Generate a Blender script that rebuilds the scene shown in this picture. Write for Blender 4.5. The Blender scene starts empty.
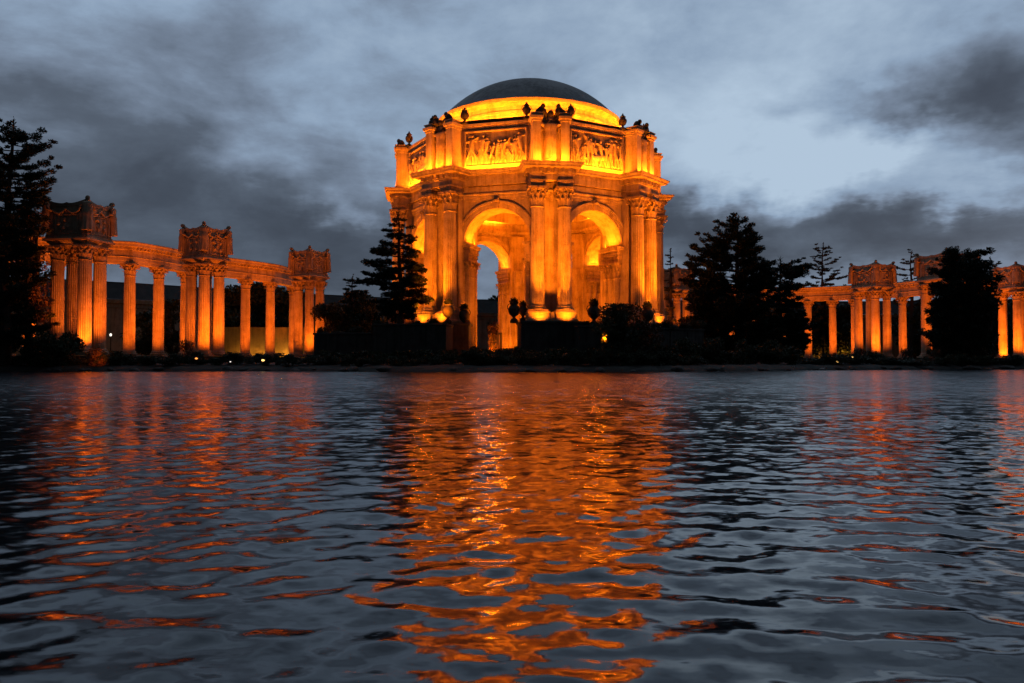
import bpy, math, random
import numpy as np
from mathutils import Vector

R = math.radians
PI = math.pi
scene = bpy.context.scene
COL = scene.collection

# ------------------------------------------------------------------ camera
F, CX, HY, EYE = 796.0, 512.0, 362.5, 1.0       # focal length in pixels, principal column, horizon row, eye height
cam_data = bpy.data.cameras.new('camera')
cam = bpy.data.objects.new('camera', cam_data)
COL.objects.link(cam)
cam_data.sensor_width = 36.0
cam_data.lens = 36.0 * F / 1024.0
cam_data.clip_start = 0.05
cam_data.clip_end = 6000
cam.location = (0, 0, EYE)
cam.rotation_euler = (R(90) + math.atan((HY - 341.5) / F), 0, 0)
scene.camera = cam


def wx(px, d):                  # sideways metres of a photo column at a distance
    return (px - CX) / F * d


def wz(py, d):                  # height of a photo row at a distance
    return (HY - py) / F * d + EYE


# ------------------------------------------------------------------ view
scene.view_settings.view_transform = 'Standard'
scene.view_settings.look = 'None'
scene.view_settings.exposure = 0.0
scene.view_settings.gamma = 1.0
scene.view_settings.use_curve_mapping = False
scene.render.engine = 'CYCLES'
try:
    scene.cycles.use_denoising = True
    scene.cycles.denoiser = 'OPENIMAGEDENOISE'
    scene.cycles.max_bounces = 5
    scene.cycles.diffuse_bounces = 3
    scene.cycles.glossy_bounces = 3
    scene.cycles.caustics_reflective = False
    scene.cycles.caustics_refractive = False
    scene.cycles.sample_clamp_indirect = 6.0
except Exception:
    pass

# ------------------------------------------------------------------ dusk sky
SUN_EL, SUN_AZ = R(1.5), R(38)   # low, in front and to the right of the camera
world = bpy.data.worlds.new('World')
scene.world = world
world.use_nodes = True


class NT:
    """small helper that wires math nodes"""
    def __init__(s, tree):
        s.t = tree
        s.l = tree.links

    def n(s, typ, **kw):
        nd = s.t.nodes.new(typ)
        for k, v in kw.items():
            setattr(nd, k, v)
        return nd

    def put(s, sock, v):
        if hasattr(v, 'is_output'):
            s.l.new(v, sock)
        else:
            sock.default_value = v

    def m(s, op, a, b=None, c=None, clamp=False):
        nd = s.n('ShaderNodeMath', operation=op, use_clamp=clamp)
        s.put(nd.inputs[0], a)
        if b is not None:
            s.put(nd.inputs[1], b)
        if c is not None:
            s.put(nd.inputs[2], c)
        return nd.outputs[0]

    def noise(s, vec, scale, detail=4, rough=.55, dim='3D'):
        nd = s.n('ShaderNodeTexNoise', noise_dimensions=dim)
        if vec is not None:
            s.l.new(vec, nd.inputs['Vector'])
        nd.inputs['Scale'].default_value = scale
        nd.inputs['Detail'].default_value = detail
        nd.inputs['Roughness'].default_value = rough
        return nd

    def ramp(s, fac, stops, interp='LINEAR'):
        nd = s.n('ShaderNodeValToRGB')
        cr = nd.color_ramp
        cr.interpolation = interp
        while len(cr.elements) < len(stops):
            cr.elements.new(.5)
        for e, (p, c) in zip(cr.elements, stops):
            e.position = p
            e.color = (*c, 1) if len(c) == 3 else c
        s.put(nd.inputs[0], fac)
        return nd.outputs[0]

    def smooth(s, v, a, b, lo, hi):
        nd = s.n('ShaderNodeMapRange', interpolation_type='SMOOTHSTEP')
        s.put(nd.inputs[0], v)
        for i, q in enumerate((a, b, lo, hi)):
            nd.inputs[i + 1].default_value = q
        return nd.outputs[0]

    def comb(s, x, y, z):
        nd = s.n('ShaderNodeCombineXYZ')
        for i, q in enumerate((x, y, z)):
            s.put(nd.inputs[i], q)
        return nd.outputs[0]

    def sep(s, v):
        nd = s.n('ShaderNodeSeparateXYZ')
        s.l.new(v, nd.inputs[0])
        return nd.outputs

    def mix(s, fac, a, b, blend='MIX'):
        nd = s.n('ShaderNodeMix', data_type='RGBA', blend_type=blend)
        s.put(nd.inputs[0], fac)
        s.put(nd.inputs[6], a)
        s.put(nd.inputs[7], b)
        return nd.outputs[2]


def build_sky():
    w = NT(world.node_tree)
    bg = world.node_tree.nodes['Background']
    tc = w.n('ShaderNodeTexCoord')
    d = tc.outputs['Generated']
    x, y, z = w.sep(d)
    zz = w.m('MAXIMUM', z, 0.0)
    den = w.m('ADD', zz, 0.16)
    plane = w.comb(w.m('DIVIDE', x, den), w.m('DIVIDE', y, den), 0.0)      # cloud deck seen from below
    warp = w.noise(plane, 1.5, 6, .62)
    wr = w.sep(warp.outputs['Color'])
    warp2 = w.noise(d, 5.0, 5, .6)
    wr2 = w.sep(warp2.outputs['Color'])
    az = w.m('ARCTAN2', x, y)
    el = w.m('ARCSINE', z)
    az = w.m('ADD', az, w.m('ADD', w.m('MULTIPLY_ADD', wr[0], .22, -.11), w.m('MULTIPLY_ADD', wr2[0], .22, -.11)))
    el = w.m('ADD', el, w.m('ADD', w.m('MULTIPLY_ADD', wr[1], .10, -.05), w.m('MULTIPLY_ADD', wr2[1], .14, -.07)))
    V = None
    blobs = [  # where the cloud deck is thick (-) and thin (+): photo column, row, half sizes, amount
        (130, 175, 200, 72, -.30), (310, 228, 110, 55, -.26), (40, 260, 220, 60, -.10), (40, 88, 130, 22, -.10),
        (335, 205, 34, 20, .30), (250, 150, 50, 18, .07), (120, 25, 300, 40, -.03), (390, 110, 90, 60, .08), (600, 40, 220, 70, .05),
        (750, 115, 125, 62, .30), (878, 165, 90, 34, .56), (700, 165, 60, 28, .20), (1000, 108, 85, 55, -.50), (960, 195, 70, 12, .16),
        (765, 212, 135, 32, -.46), (680, 190, 50, 30, -.22), (930, 240, 170, 36, -.26), (850, 203, 110, 9, .14),
        (900, 22, 170, 40, .12), (815, 92, 60, 10, -.14), (350, 275, 90, 60, -.16), (560, 310, 600, 60, -.08),
    ]
    for bx, by, sx, sy, amp in blobs:
        a0 = math.atan((bx - CX) / F)
        e0 = math.atan((HY - by) / F * math.cos(a0))
        p = w.m('MULTIPLY', w.m('SUBTRACT', az, a0), F / sx)
        q = w.m('MULTIPLY', w.m('SUBTRACT', el, e0), F / sy)
        r2 = w.m('ADD', w.m('MULTIPLY', p, p), w.m('MULTIPLY', q, q))
        g = w.m('MULTIPLY', w.m('EXPONENT', w.m('MULTIPLY', r2, -1.0)), amp)
        V = g if V is None else w.m('ADD', V, g)
    mpd = w.n('ShaderNodeMapping')
    mpd.inputs['Scale'].default_value = (1, 1, 2.1)
    w.l.new(d, mpd.inputs[0])
    fb = w.noise(mpd.outputs[0], 5.6, 9, .56)
    fb.inputs['Distortion'].default_value = .25
    fb2 = w.noise(mpd.outputs[0], 12.0, 10, .66)
    V = w.m('ADD', V, w.m('MULTIPLY_ADD', fb.outputs[0], .80, -.40))
    V = w.m('ADD', V, w.m('MULTIPLY_ADD', fb2.outputs[0], .20, -.10))
    V = w.m('ADD', V, .67)
    cloud = w.ramp(V, [(0, (.040, .049, .068)), (.25, (.066, .083, .114)), (.40, (.100, .127, .172)), (.58, (.195, .252, .345)), (.72, (.290, .392, .535)), (1, (.47, .60, .75))])
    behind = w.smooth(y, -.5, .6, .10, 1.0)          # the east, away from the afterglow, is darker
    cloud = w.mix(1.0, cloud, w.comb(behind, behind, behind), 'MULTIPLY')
    sky = w.n('ShaderNodeTexSky', sky_type='NISHITA', sun_disc=False)
    sky.sun_elevation = SUN_EL
    sky.sun_rotation = SUN_AZ
    sky.air_density = 1.0
    sky.dust_density = 0.6
    sky.ozone_density = 3.0
    bg.inputs['Strength'].default_value = 0.05
    w.l.new(sky.outputs[0], bg.inputs['Color'])
    bg2 = w.n('ShaderNodeBackground')
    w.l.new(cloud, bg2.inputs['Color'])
    bg2.inputs['Strength'].default_value = 1.0
    mx = w.n('ShaderNodeMixShader')                  # nearly closed cloud deck under the clear dusk sky
    mx.inputs[0].default_value = .93
    w.l.new(bg.outputs[0], mx.inputs[1])
    w.l.new(bg2.outputs[0], mx.inputs[2])
    out = [n for n in world.node_tree.nodes if n.type == 'OUTPUT_WORLD'][0]
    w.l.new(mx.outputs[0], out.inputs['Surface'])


build_sky()

sun_d = bpy.data.lights.new('afterglow', 'SUN')
sun_d.energy = 0.03
sun_d.angle = R(20)
sun_d.color = (1, .93, .85)
sun = bpy.data.objects.new('afterglow', sun_d)
COL.objects.link(sun)
sun.rotation_euler = (R(90) - SUN_EL, 0, PI - SUN_AZ)

# floodlight colours and powers
AMBER = (1.0, .212, .004)
ROW_AMBER = (1.0, .170, .006)
YELLOW = (1.0, .40, .04)
K_PIER, K_BASE, K_ATTIC, K_DRUM, K_ARCH, K_IN, K_ROW = 1.45, 1.25, .85, .85, 1.2, .95, .62


def lamp(kind, loc, aim, watts, color, parent=None, spot=60, blend=.6, size=.2, size_y=None, up=None):
    L = bpy.data.lights.new('lamp', kind)
    L.energy = watts
    L.color = color
    o = bpy.data.objects.new('lamp', L)
    COL.objects.link(o)
    o.parent = parent
    o.location = loc
    if kind == 'SPOT':
        L.spot_size = R(spot)
        L.spot_blend = blend
        L.shadow_soft_size = size
    elif kind == 'POINT':
        L.shadow_soft_size = size
    else:
        L.shape = 'RECTANGLE'
        L.size, L.size_y = size, size_y
    if aim is not None:
        dv = (Vector(aim) - Vector(loc)).normalized()
        if up is None:
            o.rotation_euler = dv.to_track_quat('-Z', 'Y').to_euler()
        else:                       # `up` gives the direction of the long side
            zax = -dv
            xax = Vector(up).normalized()
            yax = zax.cross(xax).normalized()
            xax = yax.cross(zax)
            from mathutils import Matrix
            o.rotation_euler = Matrix((xax, yax, zax)).transposed().to_euler()
    return o


# ------------------------------------------------------------------ mesh helpers
class MB:
    def __init__(s):
        s.v, s.f = [], []

    def add(s, vs, fs):
        k = len(s.v)
        s.v.extend(tuple(map(float, p)) for p in vs)
        s.f.extend(tuple(i + k for i in f) for f in fs)

    def prism(s, poly, z0, z1):
        n = len(poly)
        vs = [(x, y, z0) for x, y in poly] + [(x, y, z1) for x, y in poly]
        fs = [tuple(range(n - 1, -1, -1)), tuple(range(n, 2 * n))]
        fs += [(i, (i + 1) % n, n + (i + 1) % n, n + i) for i in range(n)]
        s.add(vs, fs)

    def box(s, c, h, ax=((1, 0, 0), (0, 1, 0), (0, 0, 1))):
        c = Vector(c)
        a = [Vector(q) * e for q, e in zip(ax, h)]
        vs = [c + a[0] * i + a[1] * j + a[2] * k for k in (-1, 1) for j in (-1, 1) for i in (-1, 1)]
        s.add(vs, [(0, 2, 3, 1), (4, 5, 7, 6), (0, 1, 5, 4), (2, 6, 7, 3), (0, 4, 6, 2), (1, 3, 7, 5)])

    def lathe(s, prof, n=24, c=(0, 0, 0), rad=None, sx=1, sy=1):
        """prof: (radius, z) pairs bottom to top; rad(angle, i) may modulate"""
        vs = []
        for i, (r, z) in enumerate(prof):
            for k in range(n):
                a = 2 * PI * k / n
                q = r * (rad(a, i) if rad else 1)
                vs.append((c[0] + q * math.cos(a) * sx, c[1] + q * math.sin(a) * sy, c[2] + z))
        fs = []
        for i in range(len(prof) - 1):
            for k in range(n):
                fs.append((i * n + k, i * n + (k + 1) % n, (i + 1) * n + (k + 1) % n, (i + 1) * n + k))
        fs.append(tuple(range(n - 1, -1, -1)))
        fs.append(tuple((len(prof) - 1) * n + k for k in range(n)))
        s.add(vs, fs)

    def tube(s, pts, rads, n=6):
        pts = [Vector(p) for p in pts]
        rings = []
        for i, p in enumerate(pts):
            d = (pts[min(i + 1, len(pts) - 1)] - pts[max(i - 1, 0)])
            d = d.normalized() if d.length > 1e-9 else Vector((0, 0, 1))
            u = d.cross(Vector((0, 0, 1)))
            if u.length < 1e-3:
                u = Vector((1, 0, 0))
            u.normalize()
            w = d.cross(u)
            rings.append([p + (u * math.cos(2 * PI * k / n) + w * math.sin(2 * PI * k / n)) * rads[i] for k in range(n)])
        vs = [q for r in rings for q in r]
        fs = []
        for i in range(len(pts) - 1):
            for k in range(n):
                fs.append((i * n + k, (i + 1) * n + k, (i + 1) * n + (k + 1) % n, i * n + (k + 1) % n))
        fs.append(tuple(range(n)))
        fs.append(tuple((len(pts) - 1) * n + k for k in range(n - 1, -1, -1)))
        s.add(vs, fs)

    def sweep(s, plan, prof, closed=True, loop=True):
        """carry a moulding profile [(outward, z)] round a plan polygon (counter-clockwise); loop closes the section"""
        n = len(plan)
        P = [Vector((p[0], p[1])) for p in plan]
        offs = []
        for i in range(n):
            a, b, c = P[i - 1], P[i], P[(i + 1) % n]
            if not closed and i == 0:
                a = b - (c - b)
            if not closed and i == n - 1:
                c = b + (b - a)
            d1, d2 = (b - a).normalized(), (c - b).normalized()
            n1, n2 = Vector((d1.y, -d1.x)), Vector((d2.y, -d2.x))
            h = (n1 + n2)
            h = h / max(h.dot(n1), .2) if h.length > 1e-6 else n1
            offs.append(h)
        m = len(prof)
        vs = [(P[i].x + offs[i].x * o, P[i].y + offs[i].y * o, z) for i in range(n) for o, z in prof]
        fs = []
        for i in range(n if closed else n - 1):
            j = (i + 1) % n
            for k in range(m if loop else m - 1):
                q = (k + 1) % m
                fs.append((i * m + k, j * m + k, j * m + q, i * m + q))
        if not closed and loop:
            fs.append(tuple(range(m)))
            fs.append(tuple((n - 1) * m + k for k in range(m - 1, -1, -1)))
        s.add(vs, fs)

    def ellipsoid(s, c, r, n=12, m=8):
        prof = [(max(math.sin(PI * i / m), .02), -math.cos(PI * i / m)) for i in range(m + 1)]
        k = len(s.v)
        s.lathe(prof, n)
        s.v[k:] = [(c[0] + x * r[0], c[1] + y * r[1], c[2] + z * r[2]) for x, y, z in s.v[k:]]

    def mesh(s, name, mat, smooth=False):
        me = bpy.data.meshes.new(name)
        me.from_pydata(s.v, [], s.f)
        me.update()
        if mat:
            me.materials.append(mat)
        if smooth:
            me.polygons.foreach_set('use_smooth', [True] * len(me.polygons))
            try:
                me.set_sharp_from_angle(angle=R(38))
            except Exception:
                pass
        return me

    def build(s, name, mat, parent=None, loc=(0, 0, 0), smooth=False):
        return link(name, s.mesh(name, mat, smooth), parent, loc)


def link(name, me, parent=None, loc=(0, 0, 0), rz=0.0):
    o = bpy.data.objects.new(name, me)
    COL.objects.link(o)
    o.parent = parent
    o.location = loc
    o.rotation_euler = (0, 0, rz)
    return o


def tag(o, label=None, cat=None, group=None, kind=None):
    for k, v in (('label', label), ('category', cat), ('group', group), ('kind', kind)):
        if v:
            o[k] = v
    return o


def thing(name, loc, label, cat, group=None, rz=0.0):
    o = bpy.data.objects.new(name, None)
    COL.objects.link(o)
    o.location = loc
    o.rotation_euler = (0, 0, rz)
    o.empty_display_size = .5
    return tag(o, label, cat, group)


def dup(root, loc=None, rz=None, label=None, sc=None):
    def go(o, par):
        c = o.copy()
        COL.objects.link(c)
        c.parent = par
        for ch in [q for q in o.children]:
            go(ch, c)
        return c
    c = go(root, None)
    if loc is not None:
        c.location = loc
    if rz is not None:
        c.rotation_euler = (0, 0, rz)
    if sc is not None:
        c.scale = sc
    if label:
        c['label'] = label
    return c


# ------------------------------------------------------------------ materials
def new_mat(name):
    m = bpy.data.materials.new(name)
    m.use_nodes = True
    return m, NT(m.node_tree), m.node_tree.nodes['Principled BSDF']


def stone(name, base, dark, rough=.85, scale=.6, bump=.25, streak=True):
    m, w, b = new_mat(name)
    tc = w.n('ShaderNodeTexCoord')
    g = w.n('ShaderNodeNewGeometry')
    pos = g.outputs['Position']
    n1 = w.noise(pos, scale, 8, .65)
    mp = w.n('ShaderNodeMapping')
    mp.inputs['Scale'].default_value = (2.2, 2.2, .16)
    w.l.new(pos, mp.inputs[0])
    n2 = w.noise(mp.outputs[0], 1.0, 6, .6)
    n3 = w.noise(pos, 6.0, 5, .7)
    f = w.m('ADD', w.m('MULTIPLY', n1.outputs[0], .45), w.m('MULTIPLY', n2.outputs[0], .4 if streak else .0))
    f = w.m('ADD', f, w.m('MULTIPLY', n3.outputs[0], .25))
    lo, hi = (.44, .64) if streak else (.25, .5)
    col = w.ramp(w.smooth(f, lo, hi, 0, 1), [(0, dark), (.45, tuple(.5 * (p + q) for p, q in zip(base, dark))), (1, base)])
    w.l.new(col, b.inputs['Base Color'])
    b.inputs['Roughness'].default_value = rough
    b.inputs['Specular IOR Level'].default_value = .25
    bp = w.n('ShaderNodeBump')
    bp.inputs['Strength'].default_value = bump
    bp.inputs['Distance'].default_value = .05
    nb = w.noise(pos, 9.0, 6, .7)
    w.l.new(nb.outputs[0], bp.inputs['Height'])
    w.l.new(bp.outputs[0], b.inputs['Normal'])
    return m


M_STONE = stone('ochre_concrete', (.46, .35, .25), (.27, .19, .12))
M_ORN = stone('weathered_ornament', (.40, .29, .20), (.24, .165, .11), scale=1.2)
M_DOME = stone('grey_dome_render', (.40, .375, .36), (.22, .207, .2), scale=.25, bump=.1)
M_ROOF = stone('dark_roofing', (.05, .045, .042), (.025, .023, .022), streak=False)
M_BRONZE = stone('dark_weathered_stone', (.09, .068, .052), (.04, .03, .024), scale=2)
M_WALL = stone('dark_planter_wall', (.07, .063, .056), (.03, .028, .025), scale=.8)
M_HALL = stone('hall_render', (.30, .22, .16), (.17, .125, .09), scale=.3)
M_GARDEN = stone('ochre_garden_render', (.16, .12, .07), (.09, .07, .045), scale=.5)
M_BARK = stone('bark', (.06, .045, .035), (.025, .02, .016), scale=3)
M_ROCK = stone('shore_rock', (.10, .09, .08), (.035, .033, .03), scale=2.5, streak=False)
M_METAL = stone('black_painted_metal', (.03, .03, .03), (.02, .02, .02), rough=.5, streak=False)


def leaf_mat(name, base, dark, trans=0.0):
    m, w, b = new_mat(name)
    g = w.n('ShaderNodeNewGeometry')
    n1 = w.noise(g.outputs['Position'], .7, 4, .6)
    rnd = g.outputs['Random Per Island']
    f = w.m('ADD', w.m('MULTIPLY', n1.outputs[0], .7), w.m('MULTIPLY', rnd, .4))
    col = w.ramp(f, [(.25, dark), (.8, base)])
    w.l.new(col, b.inputs['Base Color'])
    b.inputs['Roughness'].default_value = .6
    b.inputs['Specular IOR Level'].default_value = .2
    return m


M_PINE = leaf_mat('conifer_needles', (.030, .042, .024), (.012, .018, .011))
M_LEAF = leaf_mat('shrub_leaves', (.045, .055, .025), (.018, .024, .012))
M_RED_LIT_LEAF = leaf_mat('reddish_amber_lit_leaves', (.16, .07, .035), (.04, .035, .018))  # amber floodlight on leaves put into the colour; also a bush reddish itself


def emit_mat(name, col, st):
    m, w, b = new_mat(name)
    b.inputs['Base Color'].default_value = (.8, .8, .8, 1)
    b.inputs['Emission Color'].default_value = (*col, 1)
    b.inputs['Emission Strength'].default_value = st
    return m


M_GLOBE = emit_mat('lamp_globe', (1, .93, .8), 1.3)
M_LENS = emit_mat('lit_lens', (1, .55, .15), 2.5)
M_LENS2 = emit_mat('lit_lens_amber', (1, .3, .05), 2)


def ground_mat():
    m, w, b = new_mat('damp_bank_soil')
    g = w.n('ShaderNodeNewGeometry')
    n1 = w.noise(g.outputs['Position'], .35, 7, .65)
    n2 = w.noise(g.outputs['Position'], 5, 5, .7)
    f = w.m('ADD', w.m('MULTIPLY', n1.outputs[0], .6), w.m('MULTIPLY', n2.outputs[0], .4))
    w.l.new(w.ramp(f, [(.35, (.010, .011, .008)), (.65, (.028, .025, .019))]), b.inputs['Base Color'])
    b.inputs['Roughness'].default_value = .95
    return m


def water_mat():
    m, w, b = new_mat('lagoon_water')
    g = w.n('ShaderNodeNewGeometry')
    pos = g.outputs['Position']
    b.inputs['Base Color'].default_value = (.006, .009, .012, 1)
    b.inputs['Roughness'].default_value = .03
    b.inputs['IOR'].default_value = 1.333
    mp = w.n('ShaderNodeMapping')
    mp.inputs['Scale'].default_value = (.75, 1.25, 1)
    w.l.new(pos, mp.inputs[0])
    px, py, pz = w.sep(pos)
    sx = sy = None
    far = w.smooth(py, 3.0, 28.0, 0.0, 1.0)              # the open lagoon is rougher than the sheltered edge
    for sc, near_a, far_a in ((14.0, .15, .32), (5.5, .22, .92), (1.9, .0, .85)):
        n = w.noise(mp.outputs[0], sc, 2, .5)
        c = w.sep(n.outputs['Color'])
        amp = w.m('MULTIPLY_ADD', far, far_a - near_a, near_a)
        tx = w.m('MULTIPLY', w.m('SUBTRACT', c[0], .5), w.m('MULTIPLY', amp, .8))
        ty = w.m('MULTIPLY', w.m('SUBTRACT', c[1], .5), amp)
        sx = tx if sx is None else w.m('ADD', sx, tx)
        sy = ty if sy is None else w.m('ADD', sy, ty)
    w.l.new(w.smooth(py, 2.0, 36.0, .08, .23), b.inputs['Roughness'])     # unresolved ripples
    for sxx, syy, a_ in ((1.5, .42, .52), (.5, .13, .30)):          # wind streaks: groups of wavelets that tilt together
        mp2 = w.n('ShaderNodeMapping')
        mp2.inputs['Scale'].default_value = (sxx, syy, 1)
        w.l.new(pos, mp2.inputs[0])
        n = w.noise(mp2.outputs[0], 1.0, 4, .6)
        c = w.sep(n.outputs['Color'])
        amp = w.m('MULTIPLY', far, a_)
        sx = w.m('ADD', sx, w.m('MULTIPLY', w.m('SUBTRACT', c[0], .5), w.m('MULTIPLY', amp, .5)))
        sy = w.m('ADD', sy, w.m('MULTIPLY', w.m('SUBTRACT', c[1], .5), amp))
    nm = w.n('ShaderNodeVectorMath', operation='ADD')
    w.l.new(g.outputs['Normal'], nm.inputs[0])
    w.l.new(w.comb(sx, sy, 0.0), nm.inputs[1])
    nn = w.n('ShaderNodeVectorMath', operation='NORMALIZE')
    w.l.new(nm.outputs[0], nn.inputs[0])
    w.l.new(nn.outputs[0], b.inputs['Normal'])
    return m


M_GROUND = ground_mat()
M_WATER = water_mat()

# ------------------------------------------------------------------ ground and water
SHORE = [(-420, 92), (-90, 90), (-60, 89), (-44, 88), (-30, 91), (-20, 87), (-8, 83), (5, 82), (16, 84), (28, 92), (42, 103), (60, 112), (90, 116), (420, 118)]


def shore_y(x):
    for (x0, y0), (x1, y1) in zip(SHORE, SHORE[1:]):
        if x0 <= x <= x1:
            return y0 + (y1 - y0) * (x - x0) / (x1 - x0)
    return 95.0


def make_ground():
    rng = np.random.RandomState(4)
    xs = np.concatenate([np.arange(-420, -110, 20), np.arange(-110, 130, .8), np.arange(130, 421, 20)])
    steps = [(-1.2, -.5), (-.2, -.05), (.25, .22), (.9, .42), (2.0, .62), (4, .75), (8, .85), (20, .95), (60, 1.0), (200, 1.0), (900, 1.0), (3500, 1.0)]
    m = MB()
    nb = len(steps)
    ph = rng.rand(6) * 6
    vs = []
    for x in xs:
        y0 = shore_y(x) + .35 * math.sin(x * .9 + ph[0]) + .25 * math.sin(x * 2.3 + ph[1]) + .5 * math.sin(x * .23 + ph[2])
        for i, (dy, z) in enumerate(steps):
            j = (rng.rand() - .5) * (.12 if 1 < i < 8 else 0)
            vs.append((x, y0 + dy, z + j))
    fs = []
    for i in range(len(xs) - 1):
        for k in range(nb - 1):
            fs.append((i * nb + k, (i + 1) * nb + k, (i + 1) * nb + k + 1, i * nb + k + 1))
    m.add(vs, fs)
    o = m.build('ground', M_GROUND)
    tag(o, 'dark earth bank and ground behind the lagoon', 'ground', kind='structure')


make_ground()


def make_water():
    rng = np.random.RandomState(11)
    ys = [-6, -4, -2, -1, -.3, .2, .6, .9]
    y = 1.15
    while y < 128:
        ys.append(y)
        y += min(max(.0075 * y, .018), .17)
    ys = np.array(ys)
    N = 900
    u = np.linspace(-1, 1, N)
    half = .86 * np.maximum(ys, 0) + 7.0
    X = half[:, None] * u[None, :]
    Y = np.repeat(ys[:, None], N, 1)
    dx = (2 * half / N)[:, None]
    dy = np.gradient(ys)[:, None]
    Z = np.zeros_like(X)
    DX = np.zeros_like(X)
    DY = np.zeros_like(X)
    nw = 96
    for i in range(nw):
        lam = .10 * (1.9 / .10) ** ((i + rng.rand()) / nw)
        th = rng.normal(0, .62) + (PI if rng.rand() < .25 else 0) + .25
        k = 2 * PI / lam
        kx, ky = k * math.sin(th), -k * math.cos(th)
        wgt = math.exp(-((math.log(lam / .31)) / .85) ** 2)
        s = .0205 * wgt * (.6 + .8 * rng.rand())
        a = s / k
        res = np.maximum(np.abs(kx) * dx, np.abs(ky) * dy)      # drop what the grid cannot carry
        fade = np.clip((1.9 - res) / .9, 0, 1)
        # gusts: slow patches of rougher and calmer water
        g = .8 + .35 * np.sin(X * .31 + Y * .17 + i) * np.sin(Y * .23 - X * .11 + 2 * i)
        ph = kx * X + ky * Y + rng.rand() * 2 * PI
        A = a * fade * g
        Z += A * np.cos(ph)
        DX -= .7 * A * kx / k * np.sin(ph)
        DY -= .7 * A * ky / k * np.sin(ph)
    V = np.stack([X + DX, Y + DY, Z], -1).reshape(-1, 3)
    r, c = len(ys), N
    idx = np.arange(r * c).reshape(r, c)
    Q = np.stack([idx[:-1, :-1], idx[:-1, 1:], idx[1:, 1:], idx[1:, :-1]], -1).reshape(-1, 4)
    me = bpy.data.meshes.new('lagoon_water')
    me.vertices.add(len(V))
    me.vertices.foreach_set('co', V.ravel())
    me.loops.add(Q.size)
    me.loops.foreach_set('vertex_index', Q.ravel().astype(np.int32))
    me.polygons.add(len(Q))
    me.polygons.foreach_set('loop_start', np.arange(0, Q.size, 4, dtype=np.int32))
    me.polygons.foreach_set('use_smooth', np.ones(len(Q), dtype=bool))
    me.update(calc_edges=True)
    me.validate()
    me.materials.append(M_WATER)
    tag(link('water', me), 'dark rippled lagoon water reflecting amber light', 'water', kind='structure')


make_water()

# ------------------------------------------------------------------ classical pieces
def shaft_mesh(name, rb, rt, h, flutes=20, mat=None):
    m = MB()
    pat = [(0, 1), (.16, 1), (.30, .955), (.58, .925), (.86, .955)]
    n = flutes * len(pat)
    vs, rows = [], 9
    for i in range(rows):
        t = i / (rows - 1)
        r = rb + (rt - rb) * (t ** 1.7)
        deep = 0 if i in (0, rows - 1) else 1
        tt = [0, .015, .1, .3, .5, .7, .9, .985, 1][i]
        for k in range(flutes):
            for a, q in pat:
                an = 2 * PI * (k + a) / flutes
                rr = r * (1 - (1 - q) * deep)
                vs.append((rr * math.cos(an), rr * math.sin(an), h * tt))
    fs = [(i * n + k, i * n + (k + 1) % n, (i + 1) * n + (k + 1) % n, (i + 1) * n + k) for i in range(rows - 1) for k in range(n)]
    fs.append(tuple((rows - 1) * n + k for k in range(n)))
    m.add(vs, fs)
    return m.mesh(name, mat or M_STONE)


def base_mesh(name, r, h):
    m = MB()
    hw = r * 1.42
    m.prism([(-hw, -hw), (hw, -hw), (hw, hw), (-hw, hw)], 0, h * .28)
    prof = [(hw * .96, h * .281)]
    for i in range(7):
        a = -PI / 2 + PI * i / 6
        prof.append((r * 1.24 + .13 * r * math.cos(a), h * (.44 + .15 * math.sin(a))))
    prof += [(r * 1.14, h * .62), (r * 1.10, h * .70)]
    for i in range(6):
        a = -PI / 2 + PI * i / 5
        prof.append((r * 1.10 + .09 * r * math.cos(a), h * (.82 + .10 * math.sin(a))))
    prof += [(r * 1.03, h * .94), (r * 1.0, h)]
    m.lathe(prof, 32)
    return m.mesh(name, M_STONE, True)


def leaf_strip(m, ang, r0, z0, h, w, curl, thick):
    """a curled acanthus leaf with a raised midrib and scalloped edges"""
    ca, sa = math.cos(ang), math.sin(ang)
    path = [(r0, 0), (r0 + .04 * curl, .35), (r0 + .18 * curl, .68), (r0 + .55 * curl, .92), (r0 + curl, .97), (r0 + 1.12 * curl, .83)]
    ws = [.72, .95, 1.0, .85, .55, .18]
    vs = []
    for (r, z), ww in zip(path, ws):
        for t, bulge in ((-1, -.5), (-.5, .12), (0, 1), (.5, .12), (1, -.5)):
            rr = r + thick * bulge
            x, y = rr * ca - t * w * ww * sa, rr * sa + t * w * ww * ca
            vs.append((x, y, z0 + z * h))
    k = len(vs)
    for (r, z), ww in zip(path, ws):
        for t in (-1, -.5, 0, .5, 1):
            rr = r - thick * 1.2
            x, y = rr * ca - t * w * ww * .9 * sa, rr * sa + t * w * ww * .9 * ca
            vs.append((x, y, z0 + z * h - .02 * h))
    fs = []
    for i in range(5):
        for j in range(4):
            a = i * 5 + j
            fs.append((a, a + 1, a + 6, a + 5))
            fs.append((k + a, k + a + 5, k + a + 6, k + a + 1))
        fs.append((i * 5, i * 5 + 5, k + i * 5 + 5, k + i * 5))
        fs.append((i * 5 + 4, k + i * 5 + 4, k + i * 5 + 9, i * 5 + 9))
    fs.append((25, 26, 27, 28, 29, k + 29, k + 28, k + 27, k + 26, k + 25))
    m.add(vs, fs)


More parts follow.
